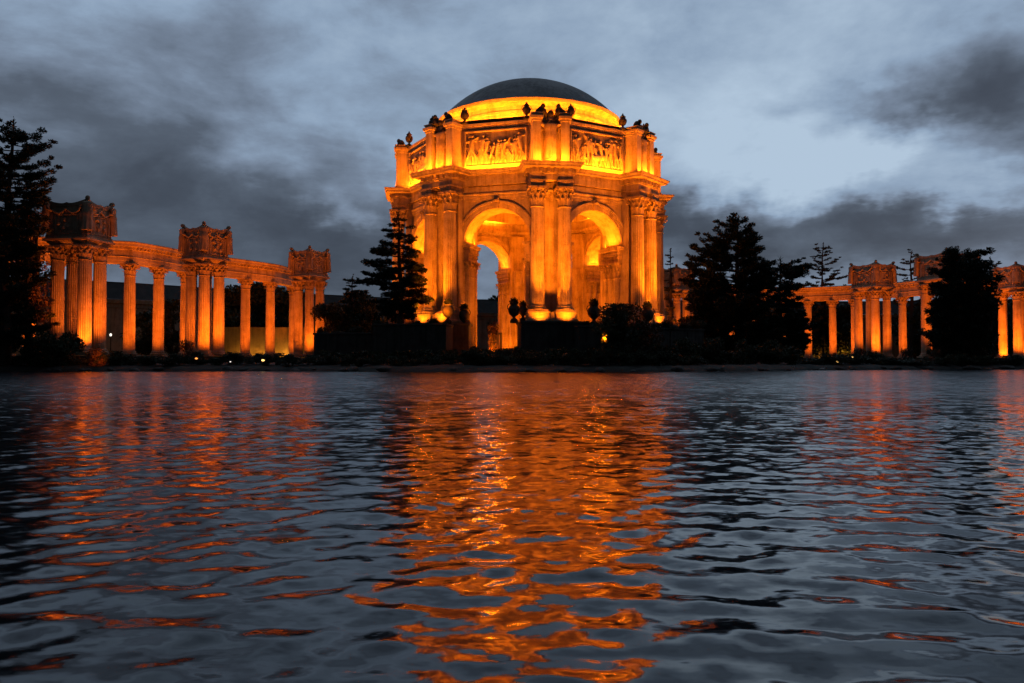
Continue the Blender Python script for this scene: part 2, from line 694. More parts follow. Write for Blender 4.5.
def capital_mesh(name, r, h):
    m = MB()
    m.lathe([(r, 0), (r * 1.12, .02 * h), (r * 1.14, .05 * h), (r * 1.02, .08 * h), (r * .98, .12 * h), (r * 1.0, .5 * h), (r * 1.12, .72 * h), (r * 1.38, .86 * h), (r * 1.40, .87 * h)], 24)
    for k in range(8):
        leaf_strip(m, 2 * PI * (k + .5) / 8, r * 1.02, .10 * h, .36 * h, r * .34, r * .34, r * .07)
    for k in range(8):
        leaf_strip(m, 2 * PI * k / 8, r * 1.0, .12 * h, .60 * h, r * .34, r * .44, r * .07)
    for k in range(4):
        a = PI / 4 + k * PI / 2
        d = Vector((math.cos(a), math.sin(a), 0))
        pts, rads = [], []
        for i in range(22):                                        # corner scroll
            t = i / 21
            if t < .4:
                q = t / .4
                pts.append(d * (r * (1.05 + .62 * q)) + Vector((0, 0, h * (.55 + .31 * math.sin(q * PI / 2)))))
            else:
                q = (t - .4) / .6
                sp = (1 - .75 * q) * .13 * h
                an = PI / 2 - q * 2.6 * PI
                pts.append(d * (r * 1.67 + sp * math.cos(an)) + Vector((0, 0, h * .73 + sp * math.sin(an))))
            rads.append(r * .10)
        m.tube(pts, rads, 6)
        b = k * PI / 2
        m.ellipsoid((math.cos(b) * r * 1.42, math.sin(b) * r * 1.42, .92 * h), (r * .2, r * .2, .09 * h), 8, 5)
        for s in (-1, 1):                                          # small inner scrolls
            q = b + s * .32
            m.tube([(math.cos(q) * r * (1.05 + .3 * i / 5), math.sin(q) * r * (1.05 + .3 * i / 5), h * (.5 + .33 * i / 5)) for i in range(6)], [r * .07] * 6, 5)
    poly = []
    for k in range(4):
        a = PI / 4 + k * PI / 2
        for j in range(7):
            t = j / 6
            an = a - PI / 4 + (t * .84 + .08) * PI / 2
            edge = r * (1.40 + .62 * (2 * abs(t - .5)) ** 2)
            poly.append((edge * math.cos(an + PI / 4), edge * math.sin(an + PI / 4)))
    m.prism(poly, .875 * h, .93 * h)
    m.prism([(x * 1.05, y * 1.05) for x, y in poly], .932 * h, h)
    return m.mesh(name, M_ORN, True)


def figure(m, c, h, face, seed=0, raise_arms=0.0, wings=False, lean=0.0):
    """a draped standing figure, one body: folded robe, bust, neck, head, arms; face = direction angle it looks to"""
    rnd = random.Random(seed)
    c = Vector(c)
    f = Vector((math.cos(face), math.sin(face), 0))
    s = Vector((-f.y, f.x, 0))
    ph = rnd.random() * 6
    prof = [(.155, 0), (.152, .05), (.14, .2), (.138, .35), (.14, .45), (.155, .52), (.13, .60), (.135, .68), (.15, .76), (.14, .80), (.08, .835), (.045, .85), (.045, .875)]
    n = 24
    vs = []
    for r, z in prof:
        fold = .14 * max(0, 1 - z / .6)
        for k in range(n):
            a = 2 * PI * k / n
            rr = r * h * (1 + fold * math.cos(7 * a + ph + z * 3))
            w = 1.12 if .65 < z < .82 else 1.0
            p = c + s * (rr * math.cos(a) * w) + f * (rr * math.sin(a) * .78 + lean * h * z * z) + Vector((0, 0, z * h))
            vs.append(p)
    fs = [(i * n + k, i * n + (k + 1) % n, (i + 1) * n + (k + 1) % n, (i + 1) * n + k) for i in range(len(prof) - 1) for k in range(n)]
    fs += [tuple(range(n - 1, -1, -1)), tuple((len(prof) - 1) * n + k for k in range(n))]
    m.add(vs, fs)
    top = c + f * (lean * h * .85)
    m.ellipsoid(top + Vector((0, 0, .92 * h)) + f * .01 * h, (.062 * h, .062 * h, .078 * h), 12, 8)
    m.ellipsoid(top + Vector((0, 0, .94 * h)) - f * .025 * h, (.066 * h, .066 * h, .066 * h), 10, 6)   # hair
    m.tube([top + f * .055 * h + Vector((0, 0, .93 * h)), top + f * .078 * h + Vector((0, 0, .905 * h))], [.008 * h, .014 * h], 5)
    for sg in (-1, 1):
        sh = top + s * (.145 * h * sg) + Vector((0, 0, .785 * h))
        if raise_arms > 0:
            el = sh + s * (.11 * h * sg) + Vector((0, 0, .06 * h * raise_arms)) + f * .03 * h
            ha = el + s * (.02 * h * sg) + Vector((0, 0, .17 * h * raise_arms)) + f * .02 * h
        else:
            el = sh + s * (.045 * h * sg) - Vector((0, 0, .17 * h)) + f * .01 * h
            ha = el + f * .10 * h - s * (.06 * h * sg) - Vector((0, 0, .03 * h))
        m.tube([sh, sh.lerp(el, .5), el, el.lerp(ha, .6), ha], [.05 * h, .046 * h, .038 * h, .033 * h, .03 * h], 8)
        if wings:
            for q in range(5):
                a = sh - f * .06 * h - s * .05 * h * sg
                b = a + s * (sg * h * (.10 + .035 * q)) + Vector((0, 0, h * (.14 - .09 * q)))
                m.tube([a, a.lerp(b, .5), b], [.03 * h, .032 * h, .012 * h], 6)


def urn_mesh(name, h, mat, plant=True, seed=0):
    m = MB()
    r = h * .22
    m.prism([(-r * .75, -r * .75), (r * .75, -r * .75), (r * .75, r * .75), (-r * .75, r * .75)], 0, h * .10)
    prof = [(r * .6, .101), (r * .62, .14), (r * .3, .19), (r * .28, .24), (r * .45, .28), (r * .8, .34), (r * 1.02, .45), (r * 1.08, .55), (r * 1.0, .64), (r * .72, .70), (r * .66, .74), (r * .8, .77), (r * .84, .79), (r * .7, .80)]
    m.lathe([(a, z * h) for a, z in prof], 20, rad=lambda a, i: 1 + (.05 * math.cos(10 * a) if 4 < i < 8 else 0))
    for sg in (-1, 1):
        m.tube([(sg * r * (1.0 + .28 * math.sin(t * PI)), 0, h * (.52 + .24 * t)) for t in (0, .25, .5, .75, 1)], [r * .09] * 5, 6)
    if not plant:
        m.lathe([(r * .66, .801 * h), (r * .5, .86 * h), (r * .2, .91 * h), (r * .24, .95 * h), (r * .1, h)], 14)
    return m.mesh(name, mat, True)


# ------------------------------------------------------------------ the rotunda
CXR, CYR = 2.6, 122.0
ROT = thing('rotunda', (CXR, CYR, -.3), 'amber floodlit octagonal domed rotunda with open arches across the lagoon', 'rotunda')
PH = [R(7 + 45 * k) for k in range(8)]
NEAR = {0, 1, 2, 6, 7}                     # piers towards the lagoon


def P(phi, r, t=0.0):                      # local plan point: r out along phi, t along the tangent
    return (math.sin(phi) * r + math.cos(phi) * t, -math.cos(phi) * r + math.sin(phi) * t)


def P3(phi, r, t, z):
    return (*P(phi, r, t), z)


def vec(phi):
    return (math.sin(phi), -math.cos(phi), 0), (math.cos(phi), math.sin(phi), 0)


AP, API = 17.2, 13.7                       # outer and inner wall apothems
SPRING, ARCH_R, WTOP = 17.2, 4.6, 23.85
T225 = math.tan(R(22.5))


def octa(ap):
    return [P(PH[k], ap / math.cos(R(22.5))) for k in range(8)]


def ressaut(ap, r_out, hw, inner=None):
    """octagon of apothem ap with a projecting break at each corner"""
    out = []
    for ph in PH:
        rin = (ap - hw * math.sin(R(22.5))) / math.cos(R(22.5))
        pts = [(rin, -hw), (r_out, -hw)]
        if inner:
            hw2, r2 = inner
            pts += [(r_out, -hw2), (r2, -hw2), (r2, hw2), (r_out, hw2)]
        pts += [(r_out, hw), (rin, hw)]
        out += [P(ph, *q) for q in pts]
    return out


# arched walls
def arch_wall():
    m = MB()
    hw_o, hw_i = AP * T225, API * T225
    n = 28
    pts = [(ARCH_R, 1.2)] + [(ARCH_R * math.cos(PI * i / n), SPRING + ARCH_R * math.sin(PI * i / n)) for i in range(n + 1)] + [(-ARCH_R, 1.2)]
    vs, fs = [], []
    for r, hw in ((AP, hw_o), (API, hw_i)):
        k = len(vs)
        vs += [(u, -r, z) for u, z in pts]
        outer = [(hw, 1.2), (hw, SPRING)] + [(hw * (1 - 2 * i / n) if 0 < i < n else (hw if i == 0 else -hw), WTOP) for i in range(n + 1)] + [(-hw, SPRING), (-hw, 1.2)]
        k2 = len(vs)
        vs += [(u, -r, z) for u, z in outer]
        L = n + 3
        # jambs
        quads = [(k, k + 1, k2 + 1, k2)]
        quads += [(k + 1, k2 + 2, k2 + 1)]
        for i in range(n):
            quads.append((k + 1 + i, k + 2 + i, k2 + 3 + i, k2 + 2 + i))
        quads += [(k + 1 + n, k2 + n + 3, k2 + 2 + n)]
        quads += [(k + n + 1, k + n + 2, k2 + n + 4, k2 + n + 3)]
        fs += quads if r == AP else [tuple(reversed(q)) for q in quads]
    K = (n + 3) + (n + 5)
    for i in range(n + 2):
        fs.append((i, K + i, K + i + 1, i + 1))
    m.add(vs, fs)
    return m.mesh('arch_wall', M_STONE)


def archivolt():
    m = MB()
    n = 36
    prof = [(0, .0), (0, .16), (.28, .16), (.30, .24), (.66, .24), (.70, .36), (.98, .36), (1.05, .30), (1.05, .0)]
    vs = []
    for i in range(n + 1):
        a = PI * i / n
        for dr, o in prof:
            q = ARCH_R + .02 + dr
            vs.append((q * math.cos(a), -AP - o, SPRING + q * math.sin(a)))
    k = len(prof)
    fs = [(i * k + j, i * k + j + 1, (i + 1) * k + j + 1, (i + 1) * k + j) for i in range(n) for j in range(k - 1)]
    fs += [tuple(range(k - 1, -1, -1)), tuple(n * k + j for j in range(k))]
    m.add(vs, fs)
    return m.mesh('archivolt', M_STONE)


def keystone():
    m = MB()
    vs = []
    for y0, s in ((-AP - .02, 1.0), (-AP - .62, .85)):
        for u, z in ((-.32, SPRING + ARCH_R - .1), (.32, SPRING + ARCH_R - .1), (.5, SPRING + ARCH_R + 1.25), (-.5, SPRING + ARCH_R + 1.25)):
            vs.append((u * s, y0, z))
    m.add(vs, [(3, 2, 1, 0), (4, 5, 6, 7), (0, 1, 5, 4), (1, 2, 6, 5), (2, 3, 7, 6), (3, 0, 4, 7)])
    m.tube([(-.3, -AP - .6, SPRING + ARCH_R + .9), (0, -AP - .75, SPRING + ARCH_R + .95), (.3, -AP - .6, SPRING + ARCH_R + .9)], [.16, .2, .16], 8)
    return m.mesh('keystone', M_ORN)


ME_AW, ME_AV, ME_KS = arch_wall(), archivolt(), keystone()


def back_archivolt():
    m = MB()
    n = 36
    prof = [(0, .0), (0, .16), (.34, .16), (.38, .28), (.85, .28), (.92, .0)]
    vs = []
    for i in range(n + 1):
        a = PI * i / n
        for dr, o in prof:
            q = ARCH_R + .02 + dr
            vs.append((q * math.cos(a), -API + o, SPRING + q * math.sin(a)))
    k = len(prof)
    fs = [(i * k + j, (i + 1) * k + j, (i + 1) * k + j + 1, i * k + j + 1) for i in range(n) for j in range(k - 1)]
    m.add(vs, fs)
    return m.mesh('archivolt', M_STONE)


ME_BAV = back_archivolt()


def soffit_band(sg):
    """thin moulded band across the arch soffit just above the impost"""
    m = MB()
    m.box(((ARCH_R - .05) * math.cos(.13) * sg, -(AP + API) / 2, SPRING + ARCH_R * math.sin(.13)), (.06, (AP - API) / 2 - .25, .09))
    return m.mesh('soffit_band', M_STONE)


ME_IB = {q: soffit_band(q) for q in (-1, 1)}


def impost(s):
    """entablature over the jamb columns; s = side"""
    m = MB()
    y0, y1 = -AP - .25, -API + .3
    x = ARCH_R
    # section: into the opening (toward the centre) and z
    plan = [(x + .3, y0 + .2), (x - .62, y0 + .2), (x - .62, y1 - .2), (x + .3, y1 - .2)]
    prof = [(0, 15.0), (0, 15.45), (.06, 15.5), (.06, 15.9), (.10, 15.95), (.10, 16.45), (.20, 16.5), (.22, 16.7), (.38, 16.78), (.42, 17.05), (.46, 17.15), (.46, SPRING), (-.2, SPRING), (-.2, 15.0)]
    plan = [(p * s, q) for p, q in plan]
    if s < 0:
        plan.reverse()
    plan.reverse()
    m.sweep(plan, prof, closed=False)
    for i in range(11):                     # carved blocks under the cornice
        yy = y0 + .25 + (y1 - y0 - .5) * i / 10
        m.box(((x - .80) * s, yy, 16.2), (.09, .13, .2))
        m.ellipsoid(((x - .76) * s, yy, 15.65), (.06, .15, .14), 6, 4)
    return m.mesh('impost', M_ORN)


ME_IMP = {s: impost(s) for s in (-1, 1)}
JR, JH0, JH1 = .56, 12.85, 15.0
ME_JS = shaft_mesh('jamb_column', JR, JR * .9, JH0 - 2.2, 16)
ME_JC = capital_mesh('capital', JR * .92, JH1 - JH0)
ME_JB = base_mesh('base', JR, .6)
for k in range(8):
    phi = PH[k] + R(22.5)
    o = link('arch_wall', ME_AW, ROT, rz=phi)
    link('archivolt', ME_AV, o)
    link('archivolt', ME_BAV, o)
    link('keystone', ME_KS, o)
    for s in (-1, 1):
        link('soffit_band', ME_IB[s], o)
        link('impost', ME_IMP[s], o)
        for rr in (16.55, 15.35, 14.15):
            c = link('jamb_column', ME_JS, ROT, P3(phi, rr, s * (ARCH_R - .28), 2.2), phi)
            link('capital', ME_JC, c, (0, 0, JH0 - 2.2))
            link('base', ME_JB, c, (0, 0, -.6))

# piers behind the column pairs
CR, CT = 19.85, 1.78                        # column ring radius, half spacing of a pair
PED = 6.5
m_pb = MB()
m_pb.prism([(-2.35, -18.75), (-.62, -18.75), (-.62, -18.6), (.62, -18.6), (.62, -18.75), (2.35, -18.75), (2.35, -17.4), (0.6, -16.9), (-0.6, -16.9), (-2.35, -17.4)], PED, 24.75)
ME_PIER = m_pb.mesh('pier', M_STONE)
m_pl = MB()
hwp = 3.2
prof_p = [(0, PED), (.02, PED + .22), (.02, PED + .3), (-.10, PED + .42), (-.10, PED + 1.0), (-.02, PED + 1.1), (-.02, PED + 1.28), (-.3, PED + 1.3)]
for t0 in (-CT, CT):
    m_pl.sweep([(t0 - 1.45, -CR - 1.5), (t0 + 1.45, -CR - 1.5), (t0 + 1.45, -CR + 1.3), (t0 - 1.45, -CR + 1.3)], prof_p, loop=False)
    m_pl.prism([(t0 - 1.2, -CR - 1.25), (t0 + 1.2, -CR - 1.25), (t0 + 1.2, -CR + 1.05), (t0 - 1.2, -CR + 1.05)], PED, PED + 1.299)
m_pl.prism([(-.36, -CR - 1.2), (.36, -CR - 1.2), (.36, -CR + 1.0), (-.36, -CR + 1.0)], PED, PED + 1.2)
ME_PLINTH = m_pl.mesh('plinth', M_STONE)
SB, SR, SH0, SH1 = PED + 1.3, .93, 21.2, 23.85
ME_SH = shaft_mesh('column', SR, SR * .86, SH0 - SB - .8, 22)
ME_CAP = capital_mesh('capital', SR * .86, SH1 - SH0)
ME_BASE = base_mesh('base', SR, .8)
m_blk = MB()                                # entablature block over each column
m_blk.sweep([(-.98, -.98), (.98, -.98), (.98, 1.2), (-.98, 1.2)], [(-.1, 0), (-.1, .28), (-.05, .3), (-.05, .6), (.04, .64), (.06, .9), (-.4, .9), (-.4, 0)])
ME_BLK = m_blk.mesh('entablature_block', M_STONE)
m_pd = MB()
m_pd.prism([(-4.25, -22.8), (4.25, -22.8), (4.25, -18.9), (2.6, -16.4), (-2.6, -16.4), (-4.25, -18.9)], .6, PED - .35)
m_pd.sweep([(-4.25, -22.8), (4.25, -22.8), (4.25, -18.9), (2.6, -16.4), (-2.6, -16.4), (-4.25, -18.9)], [(-.4, PED - .349), (.12, PED - .349), (.16, PED - .2), (.12, PED - .02), (-.4, PED - .02)], loop=False)
m_pd.prism([(-3.95, -22.5), (3.95, -22.5), (3.95, -18.8), (2.5, -16.6), (-2.5, -16.6), (-3.95, -18.8)], PED - .36, PED - .004)
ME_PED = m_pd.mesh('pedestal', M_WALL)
for k, ph in enumerate(PH):
    link('pier', ME_PIER, ROT, rz=ph)
    link('plinth', ME_PLINTH, ROT, rz=ph)
    link('pedestal', ME_PED, ROT, rz=ph)
    for s in (-1, 1):
        c = link('column', ME_SH, ROT, P3(ph, CR, s * CT, SB + .8), ph)
        link('capital', ME_CAP, c, (0, 0, SH0 - SB - .8))
        link('base', ME_BASE, c, (0, 0, -.8))
        link('entablature_block', ME_BLK, c, (0, 0, SH1 - SB - .8))

# main entablature with breaks over the piers
m = MB()
plan = ressaut(AP, 20.6, 2.74)
m.sweep(octa(AP), [(-.6, 22.95), (.16, 22.95), (.16, 23.25), (.24, 23.28), (.24, 23.62), (.36, 23.70), (.36, 23.85), (.2, 24.0), (.2, 24.755), (-.6, 24.755)])
o = m.build('architrave', M_STONE, ROT)
m = MB()
m.sweep(plan, [(-.9, 24.76), (.02, 24.76), (.02, 25.5), (.12, 25.56), (.16, 25.7), (.16, 26.18), (.28, 26.2), (.98, 26.30), (1.02, 26.52), (1.16, 26.62), (1.26, 26.80), (1.26, 26.88), (-.9, 26.9)])
pl = [Vector(p) for p in plan]
for a, b in zip(pl, pl[1:] + pl[:1]):
    d = b - a
    L = d.length
    d.normalize()
    nr = Vector((d.y, -d.x))
    cnt = max(1, int(L / .80))
    for i in range(cnt):
        p = a + d * (L * (i + .5) / cnt) + nr * .30
        m.box((p.x, p.y, 25.94), (.22, .26, .23), ((d.x, d.y, 0), (nr.x, nr.y, 0), (0, 0, 1)))
m.build('cornice', M_STONE, ROT)
# slab that closes the ring between wall and cornice
m = MB()
m.sweep(plan, [(-.91, 24.80), (-.91, 26.86)], loop=False)
inn = octa(12.4)
outp = [P(ph + R(22.5) * j, 18.0 / math.cos(R(22.5)) if j == 0 else 18.0) for ph in PH for j in (0,)]
m.sweep(octa(15.5), [(-3.2, 24.9), (2.2, 24.9), (2.2, 26.7), (-3.2, 26.7)])
m.build('ring_slab', M_STONE, ROT)

# attic
A0, A1 = 26.91, 33.15
plan_a = ressaut(17.8, 20.2, 2.42, (1.32, 19.1))
m = MB()
m.sweep(plan_a, [(-.7, A0), (.16, A0), (.16, A0 + .4), (0, A0 + .5), (0, A1 - .75), (.1, A1 - .68), (.12, A1 - .45), (.28, A1 - .36), (.32, A1 - .05), (.28, A1), (-.7, A1)])
m.build('attic', M_STONE, ROT)
m = MB()
m.sweep(octa(16.2), [(-.5, A1 - .3), (0, A1 - .3), (0, A1 + .75), (.12, A1 + .8), (.12, A1 + 1.0), (-.5, A1 + 1.0)])
m.sweep(octa(15.0), [(-2.5, A1 - .25), (1.0, A1 - .25), (1.0, A1 - .02), (-2.5, A1 - .02)])
m.build('roof', M_ROOF, ROT)
# pier caps on the attic
m_c = MB()
for s in (-1, 1):
    m_c.sweep([(s * 1.86 - .62, -20.25), (s * 1.86 + .62, -20.25), (s * 1.86 + .62, -18.3), (s * 1.86 - .62, -18.3)], [(-.3, A1 + .004), (.02, A1 + .004), (.02, A1 + .22), (.14, A1 + .3), (.14, A1 + .42), (-.3, A1 + .46)], loop=False)
    m_c.prism([(s * 1.86 - .5, -20.1), (s * 1.86 + .5, -20.1), (s * 1.86 + .5, -18.4), (s * 1.86 - .5, -18.4)], A1 + .004, A1 + .45)
ME_CAPS = m_c.mesh('attic_cap', M_STONE)
m_s = MB()
figure(m_s, (0, -19.6, A0 + .75), 5.6, -PI / 2, 3, .55, True)
m_s.lathe([(.85, A0 + .42), (.9, A0 + .55), (.75, A0 + .8), (.7, A0 + .9)], 14, (0, -19.5, 0))
ME_STATUE = m_s.mesh('statue', M_ORN, True)
m_e = MB()                                  # crouching carved finials between the urns
for s in (-1, 1):
    m_e.ellipsoid((s * 1.15, -19.5, A1 + .75), (.5, .55, .75), 12, 8)
    m_e.ellipsoid((s * 1.0, -19.85, A1 + 1.35), (.3, .3, .34), 10, 6)
    m_e.tube([(s * 1.4, -19.5, A1 + 1.1), (s * 1.75, -19.6, A1 + .8), (s * 1.8, -19.7, A1 + .3)], [.2, .22, .16], 7)
    m_e.tube([(s * .9, -19.9, A1 + .9), (s * .65, -20.0, A1 + .4), (s * .5, -19.0, A1 - .3)], [.2, .17, .12], 7)
m_e.ellipsoid((0, -19.7, A1 + .35), (.45, .45, .5), 10, 7)
ME_FIN = m_e.mesh('finial', M_BRONZE, True)
ME_AURN = urn_mesh('urn', 2.3, M_BRONZE, plant=False)


# carved relief panels: figures as a height field
def relief(seed, W, H, nx=150, nz=78, mat=None):
    rng = np.random.RandomState(seed)
    gx, gz = np.meshgrid(np.linspace(-W / 2, W / 2, nx), np.linspace(0, H, nz))
    D = np.zeros_like(gx)

    def capsule(x0, z0, x1, z1, r0, r1, hgt):
        nonlocal D
        dx, dz = x1 - x0, z1 - z0
        t = np.clip(((gx - x0) * dx + (gz - z0) * dz) / (dx * dx + dz * dz + 1e-9), 0, 1)
        dist = np.hypot(gx - x0 - t * dx, gz - z0 - t * dz)
        r = r0 + (r1 - r0) * t
        D = np.maximum(D, hgt * np.sqrt(np.clip(1 - (dist / r) ** 2, 0, 1)))
    nf = 11
    for i in range(nf):
        x = -W / 2 + W * (i + .5 + .3 * (rng.rand() - .5)) / nf
        hh = H * (.62 + .3 * rng.rand())
        lean = rng.uniform(-.9, .9)
        z0 = H * .04
        hip = (x + lean * .25, z0 + hh * .46)
        sh = (x + lean * .55, z0 + hh * .80)
        hd = (x + lean * .68, z0 + hh * .93)
        k = hh / 4.0
        g = .30 + .12 * rng.rand()
        capsule(*hip, *sh, .27 * k, .36 * k, g)
        capsule(hd[0], hd[1], hd[0] + .02, hd[1] + .06, .21 * k, .19 * k, g * 1.05)
        for s in (-1, 1):
            kn = (hip[0] + s * .22 * k + rng.uniform(-.45, .5) * k, z0 + hh * .25)
            ft = (kn[0] + rng.uniform(-.5, .3) * k, z0 + .03)
            capsule(*hip, *kn, .2 * k, .15 * k, g * .9)
            capsule(*kn, *ft, .15 * k, .09 * k, g * .8)
            el = (sh[0] + s * rng.uniform(.3, .65) * k, sh[1] + rng.uniform(-.6, .5) * k)
            ha = (el[0] + s * rng.uniform(-.1, .55) * k, el[1] + rng.uniform(-.2, .75) * k)
            capsule(*sh, *el, .13 * k, .11 * k, g * .85)
            capsule(*el, *ha, .11 * k, .08 * k, g * .8)
        for q in range(3):                  # drapery
            xa, za = hip[0] + rng.uniform(-.6, .6), hip[1] + rng.uniform(-.2, .5)
            capsule(xa, za, xa + rng.uniform(-.8, .8), za - rng.uniform(.4, 1.3), .12, .06, .14)
    if seed % 2:
        capsule(-.6, 1.2, 1.3, 1.5, .5, .55, .36)         # a horse among them
        capsule(1.3, 1.6, 1.9, 2.7, .36, .22, .36)
        capsule(1.9, 2.7, 2.4, 2.4, .2, .13, .36)
        for xx in (-.8, -.4, 1.1, 1.5):
            capsule(xx, 1.0, xx + rng.uniform(-.4, .4), .1, .15, .08, .3)
    mbd = MB()
    vs = np.stack([gx, -1.05 * D, gz], -1).reshape(-1, 3)
    fs = [(j * nx + i, j * nx + i + 1, (j + 1) * nx + i + 1, (j + 1) * nx + i) for j in range(nz - 1) for i in range(nx - 1)]
    mbd.add(vs, fs)
    return mbd.mesh('relief_panel', mat or M_STONE, True)


PW, PHT = 8.1, 4.35
RELIEFS = [relief(s, PW, PHT) for s in (1, 2, 5, 8)]
m_f = MB()
zc = A0 + .65
m_f.sweep([(-PW / 2 - .02, zc - .02), (PW / 2 + .02, zc - .02), (PW / 2 + .02, zc + PHT + .02), (-PW / 2 - .02, zc + PHT + .02)], [(0, -.001), (0, .22), (.1, .3), (.22, .3), (.28, .16), (.28, -.001)])
m_f.v = [(x, -17.82 - z, y) for x, y, z in m_f.v]
ME_PF = m_f.mesh('panel_frame', M_STONE)
for k, ph in enumerate(PH):
    link('attic_cap', ME_CAPS, ROT, rz=ph)
    link('statue', ME_STATUE, ROT, rz=ph)
    link('finial', ME_FIN, ROT, rz=ph)
    for s in (-1, 1):
        link('urn', ME_AURN, ROT, P3(ph, 18.3, s * 2.95, A1 + .02), ph)
    phi = ph + R(22.5)
    p = link('relief_panel', RELIEFS[k % 4], ROT, P3(phi, 17.83, 0, zc), phi)
    q = link('panel_frame', ME_PF, p, (0, 17.83, -zc))

# drum and dome
m = MB()
n = 96
m.lathe([(13.0, 32.9), (13.3, 33.4), (13.3, 33.9), (13.1, 34.05), (13.1, 35.7), (13.3, 35.8), (13.3, 36.1), (13.15, 36.2), (13.2, 36.7), (13.5, 36.8), (13.75, 37.0), (14.05, 37.15), (14.15, 37.45), (14.15, 37.6), (13.3, 37.62)], n)
m.build('drum', M_STONE, ROT, smooth=True)
m = MB()
RB, HB, ZB = 13.75, 6.55, 37.64
rs = (RB * RB + HB * HB) / (2 * HB)
prof = [(RB, ZB - .01), (RB, ZB + .02)]
for i in range(1, 25):
    t = i / 24
    a0 = math.asin(RB / rs) * (1 - t)
    prof.append((max(rs * math.sin(a0), .02), ZB + HB - rs + rs * math.cos(a0)))
m.lathe(prof, n)
m.build('dome', M_DOME, ROT, smooth=True)
# inner lining: upper wall, cornice and coffered vault
m = MB()
m.sweep(list(reversed(octa(API - .02))), [(0, 22.7), (.15, 22.7), (.2, 23.0), (.5, 23.2), (.6, 23.6), (.1, 23.7), (.1, 25.4), (.45, 25.6), (.45, 26.0), (0, 26.05)])
m.build('inner_cornice', M_STONE, ROT)
m = MB()
nv, seg = 13, 64
vs = []
for i in range(nv):
    a0 = PI / 2 * i / (nv - 1)
    for k in range(seg):
        a = 2 * PI * k / seg
        rr = 12.9 + (.28 if (k % 4 < 3 and i % 3 < 2 and 0 < i < nv - 1) else 0)
        vs.append((rr * math.cos(a0) * math.cos(a), rr * math.cos(a0) * math.sin(a), 26.05 + .78 * rr * math.sin(a0)))
m.add(vs, [(i * seg + (k + 1) % seg, i * seg + k, (i + 1) * seg + k, (i + 1) * seg + (k + 1) % seg) for i in range(nv - 1) for k in range(seg)])
m.build('vault', M_STONE, ROT)
m = MB()
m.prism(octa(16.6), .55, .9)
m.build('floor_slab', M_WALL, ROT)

# pier flanks: lit pilasters on the inner corners
m_ip = MB()
m_ip.prism([(-1.6, -14.75), (1.6, -14.75), (1.1, -13.5), (-1.1, -13.5)], .9, 22.7)
m_ip.lathe([(.62, .9), (.62, 1.6), (.52, 1.7), (.5, 14.2), (.62, 14.4), (.75, 15.4), (.8, 16.0), (.8, 16.8)], 16, (0, -13.4, 0))
ME_IP = m_ip.mesh('inner_pier', M_STONE)
for ph in PH:
    link('inner_pier', ME_IP, ROT, rz=ph)

# ---- rotunda floodlights
GROUND = {0: ((33, -4, 3.7), (33, 4, 3.7)), 1: ((29, -2, 6.3), (29, 3, 6.3), (31, -9, 4.0)), 2: ((32, 0, 3.0),), 6: ((32, 3, 4.0),), 7: ((25.5, 1.5, 6.3), (31, 9, 3.8))}
for k in sorted(NEAR):
    ph = PH[k]
    _, tv = vec(ph)
    for r_, t_, z_ in GROUND[k]:
        dist = r_ - 19
        lamp('SPOT', P3(ph, r_, t_, z_), P3(ph, 19.2, t_ * .25, 20.0), 118 * dist * dist * K_PIER, AMBER, ROT, 46 if dist > 11 else 62, .8, .3)
    for s in (-1, 1):
        lamp('SPOT', P3(ph, 22.3, s * 1.75, PED + .3), P3(ph, 20.2, s * 1.7, PED + 13), 11500 * K_PIER, AMBER, ROT, 34, 1.0, .15)
        lamp('SPOT', P3(ph, 22.45, s * 1.75, PED + .3), P3(ph, 20.2, s * 1.6, PED + 2.6), 750 * K_BASE, AMBER, ROT, 120, .8, .15)
    lamp('SPOT', P3(ph, 21.0, 0, PED + 1.3), P3(ph, 18.9, 0, PED + 9), 2600 * K_BASE, AMBER, ROT, 60, .8, .15)
    # slots between the pier and the arch
    for s in (-1, 1):
        lamp('SPOT', P3(ph, 18.6, s * 3.15, PED + .2), P3(ph, 17.7, s * 2.75, PED + 7), 420 * K_BASE, AMBER, ROT, 70, .6, .1)
    # attic pier figures
    lamp('AREA', P3(ph, 21.4, 0, A0 + .12), P3(ph, 19.5, 0, A0 + 2.8), 1500 * K_ATTIC, AMBER, ROT, size=4.6, size_y=.3, up=tv)
for k in (0, 1, 5, 6, 7):
    phi = PH[k] + R(22.5)
    _, tv = vec(phi)
    lamp('AREA', P3(phi, 18.7, 0, A0 + .10), P3(phi, 17.9, 0, A0 + 2.2), 2300 * K_ATTIC, AMBER, ROT, size=8.6, size_y=.2, up=tv)
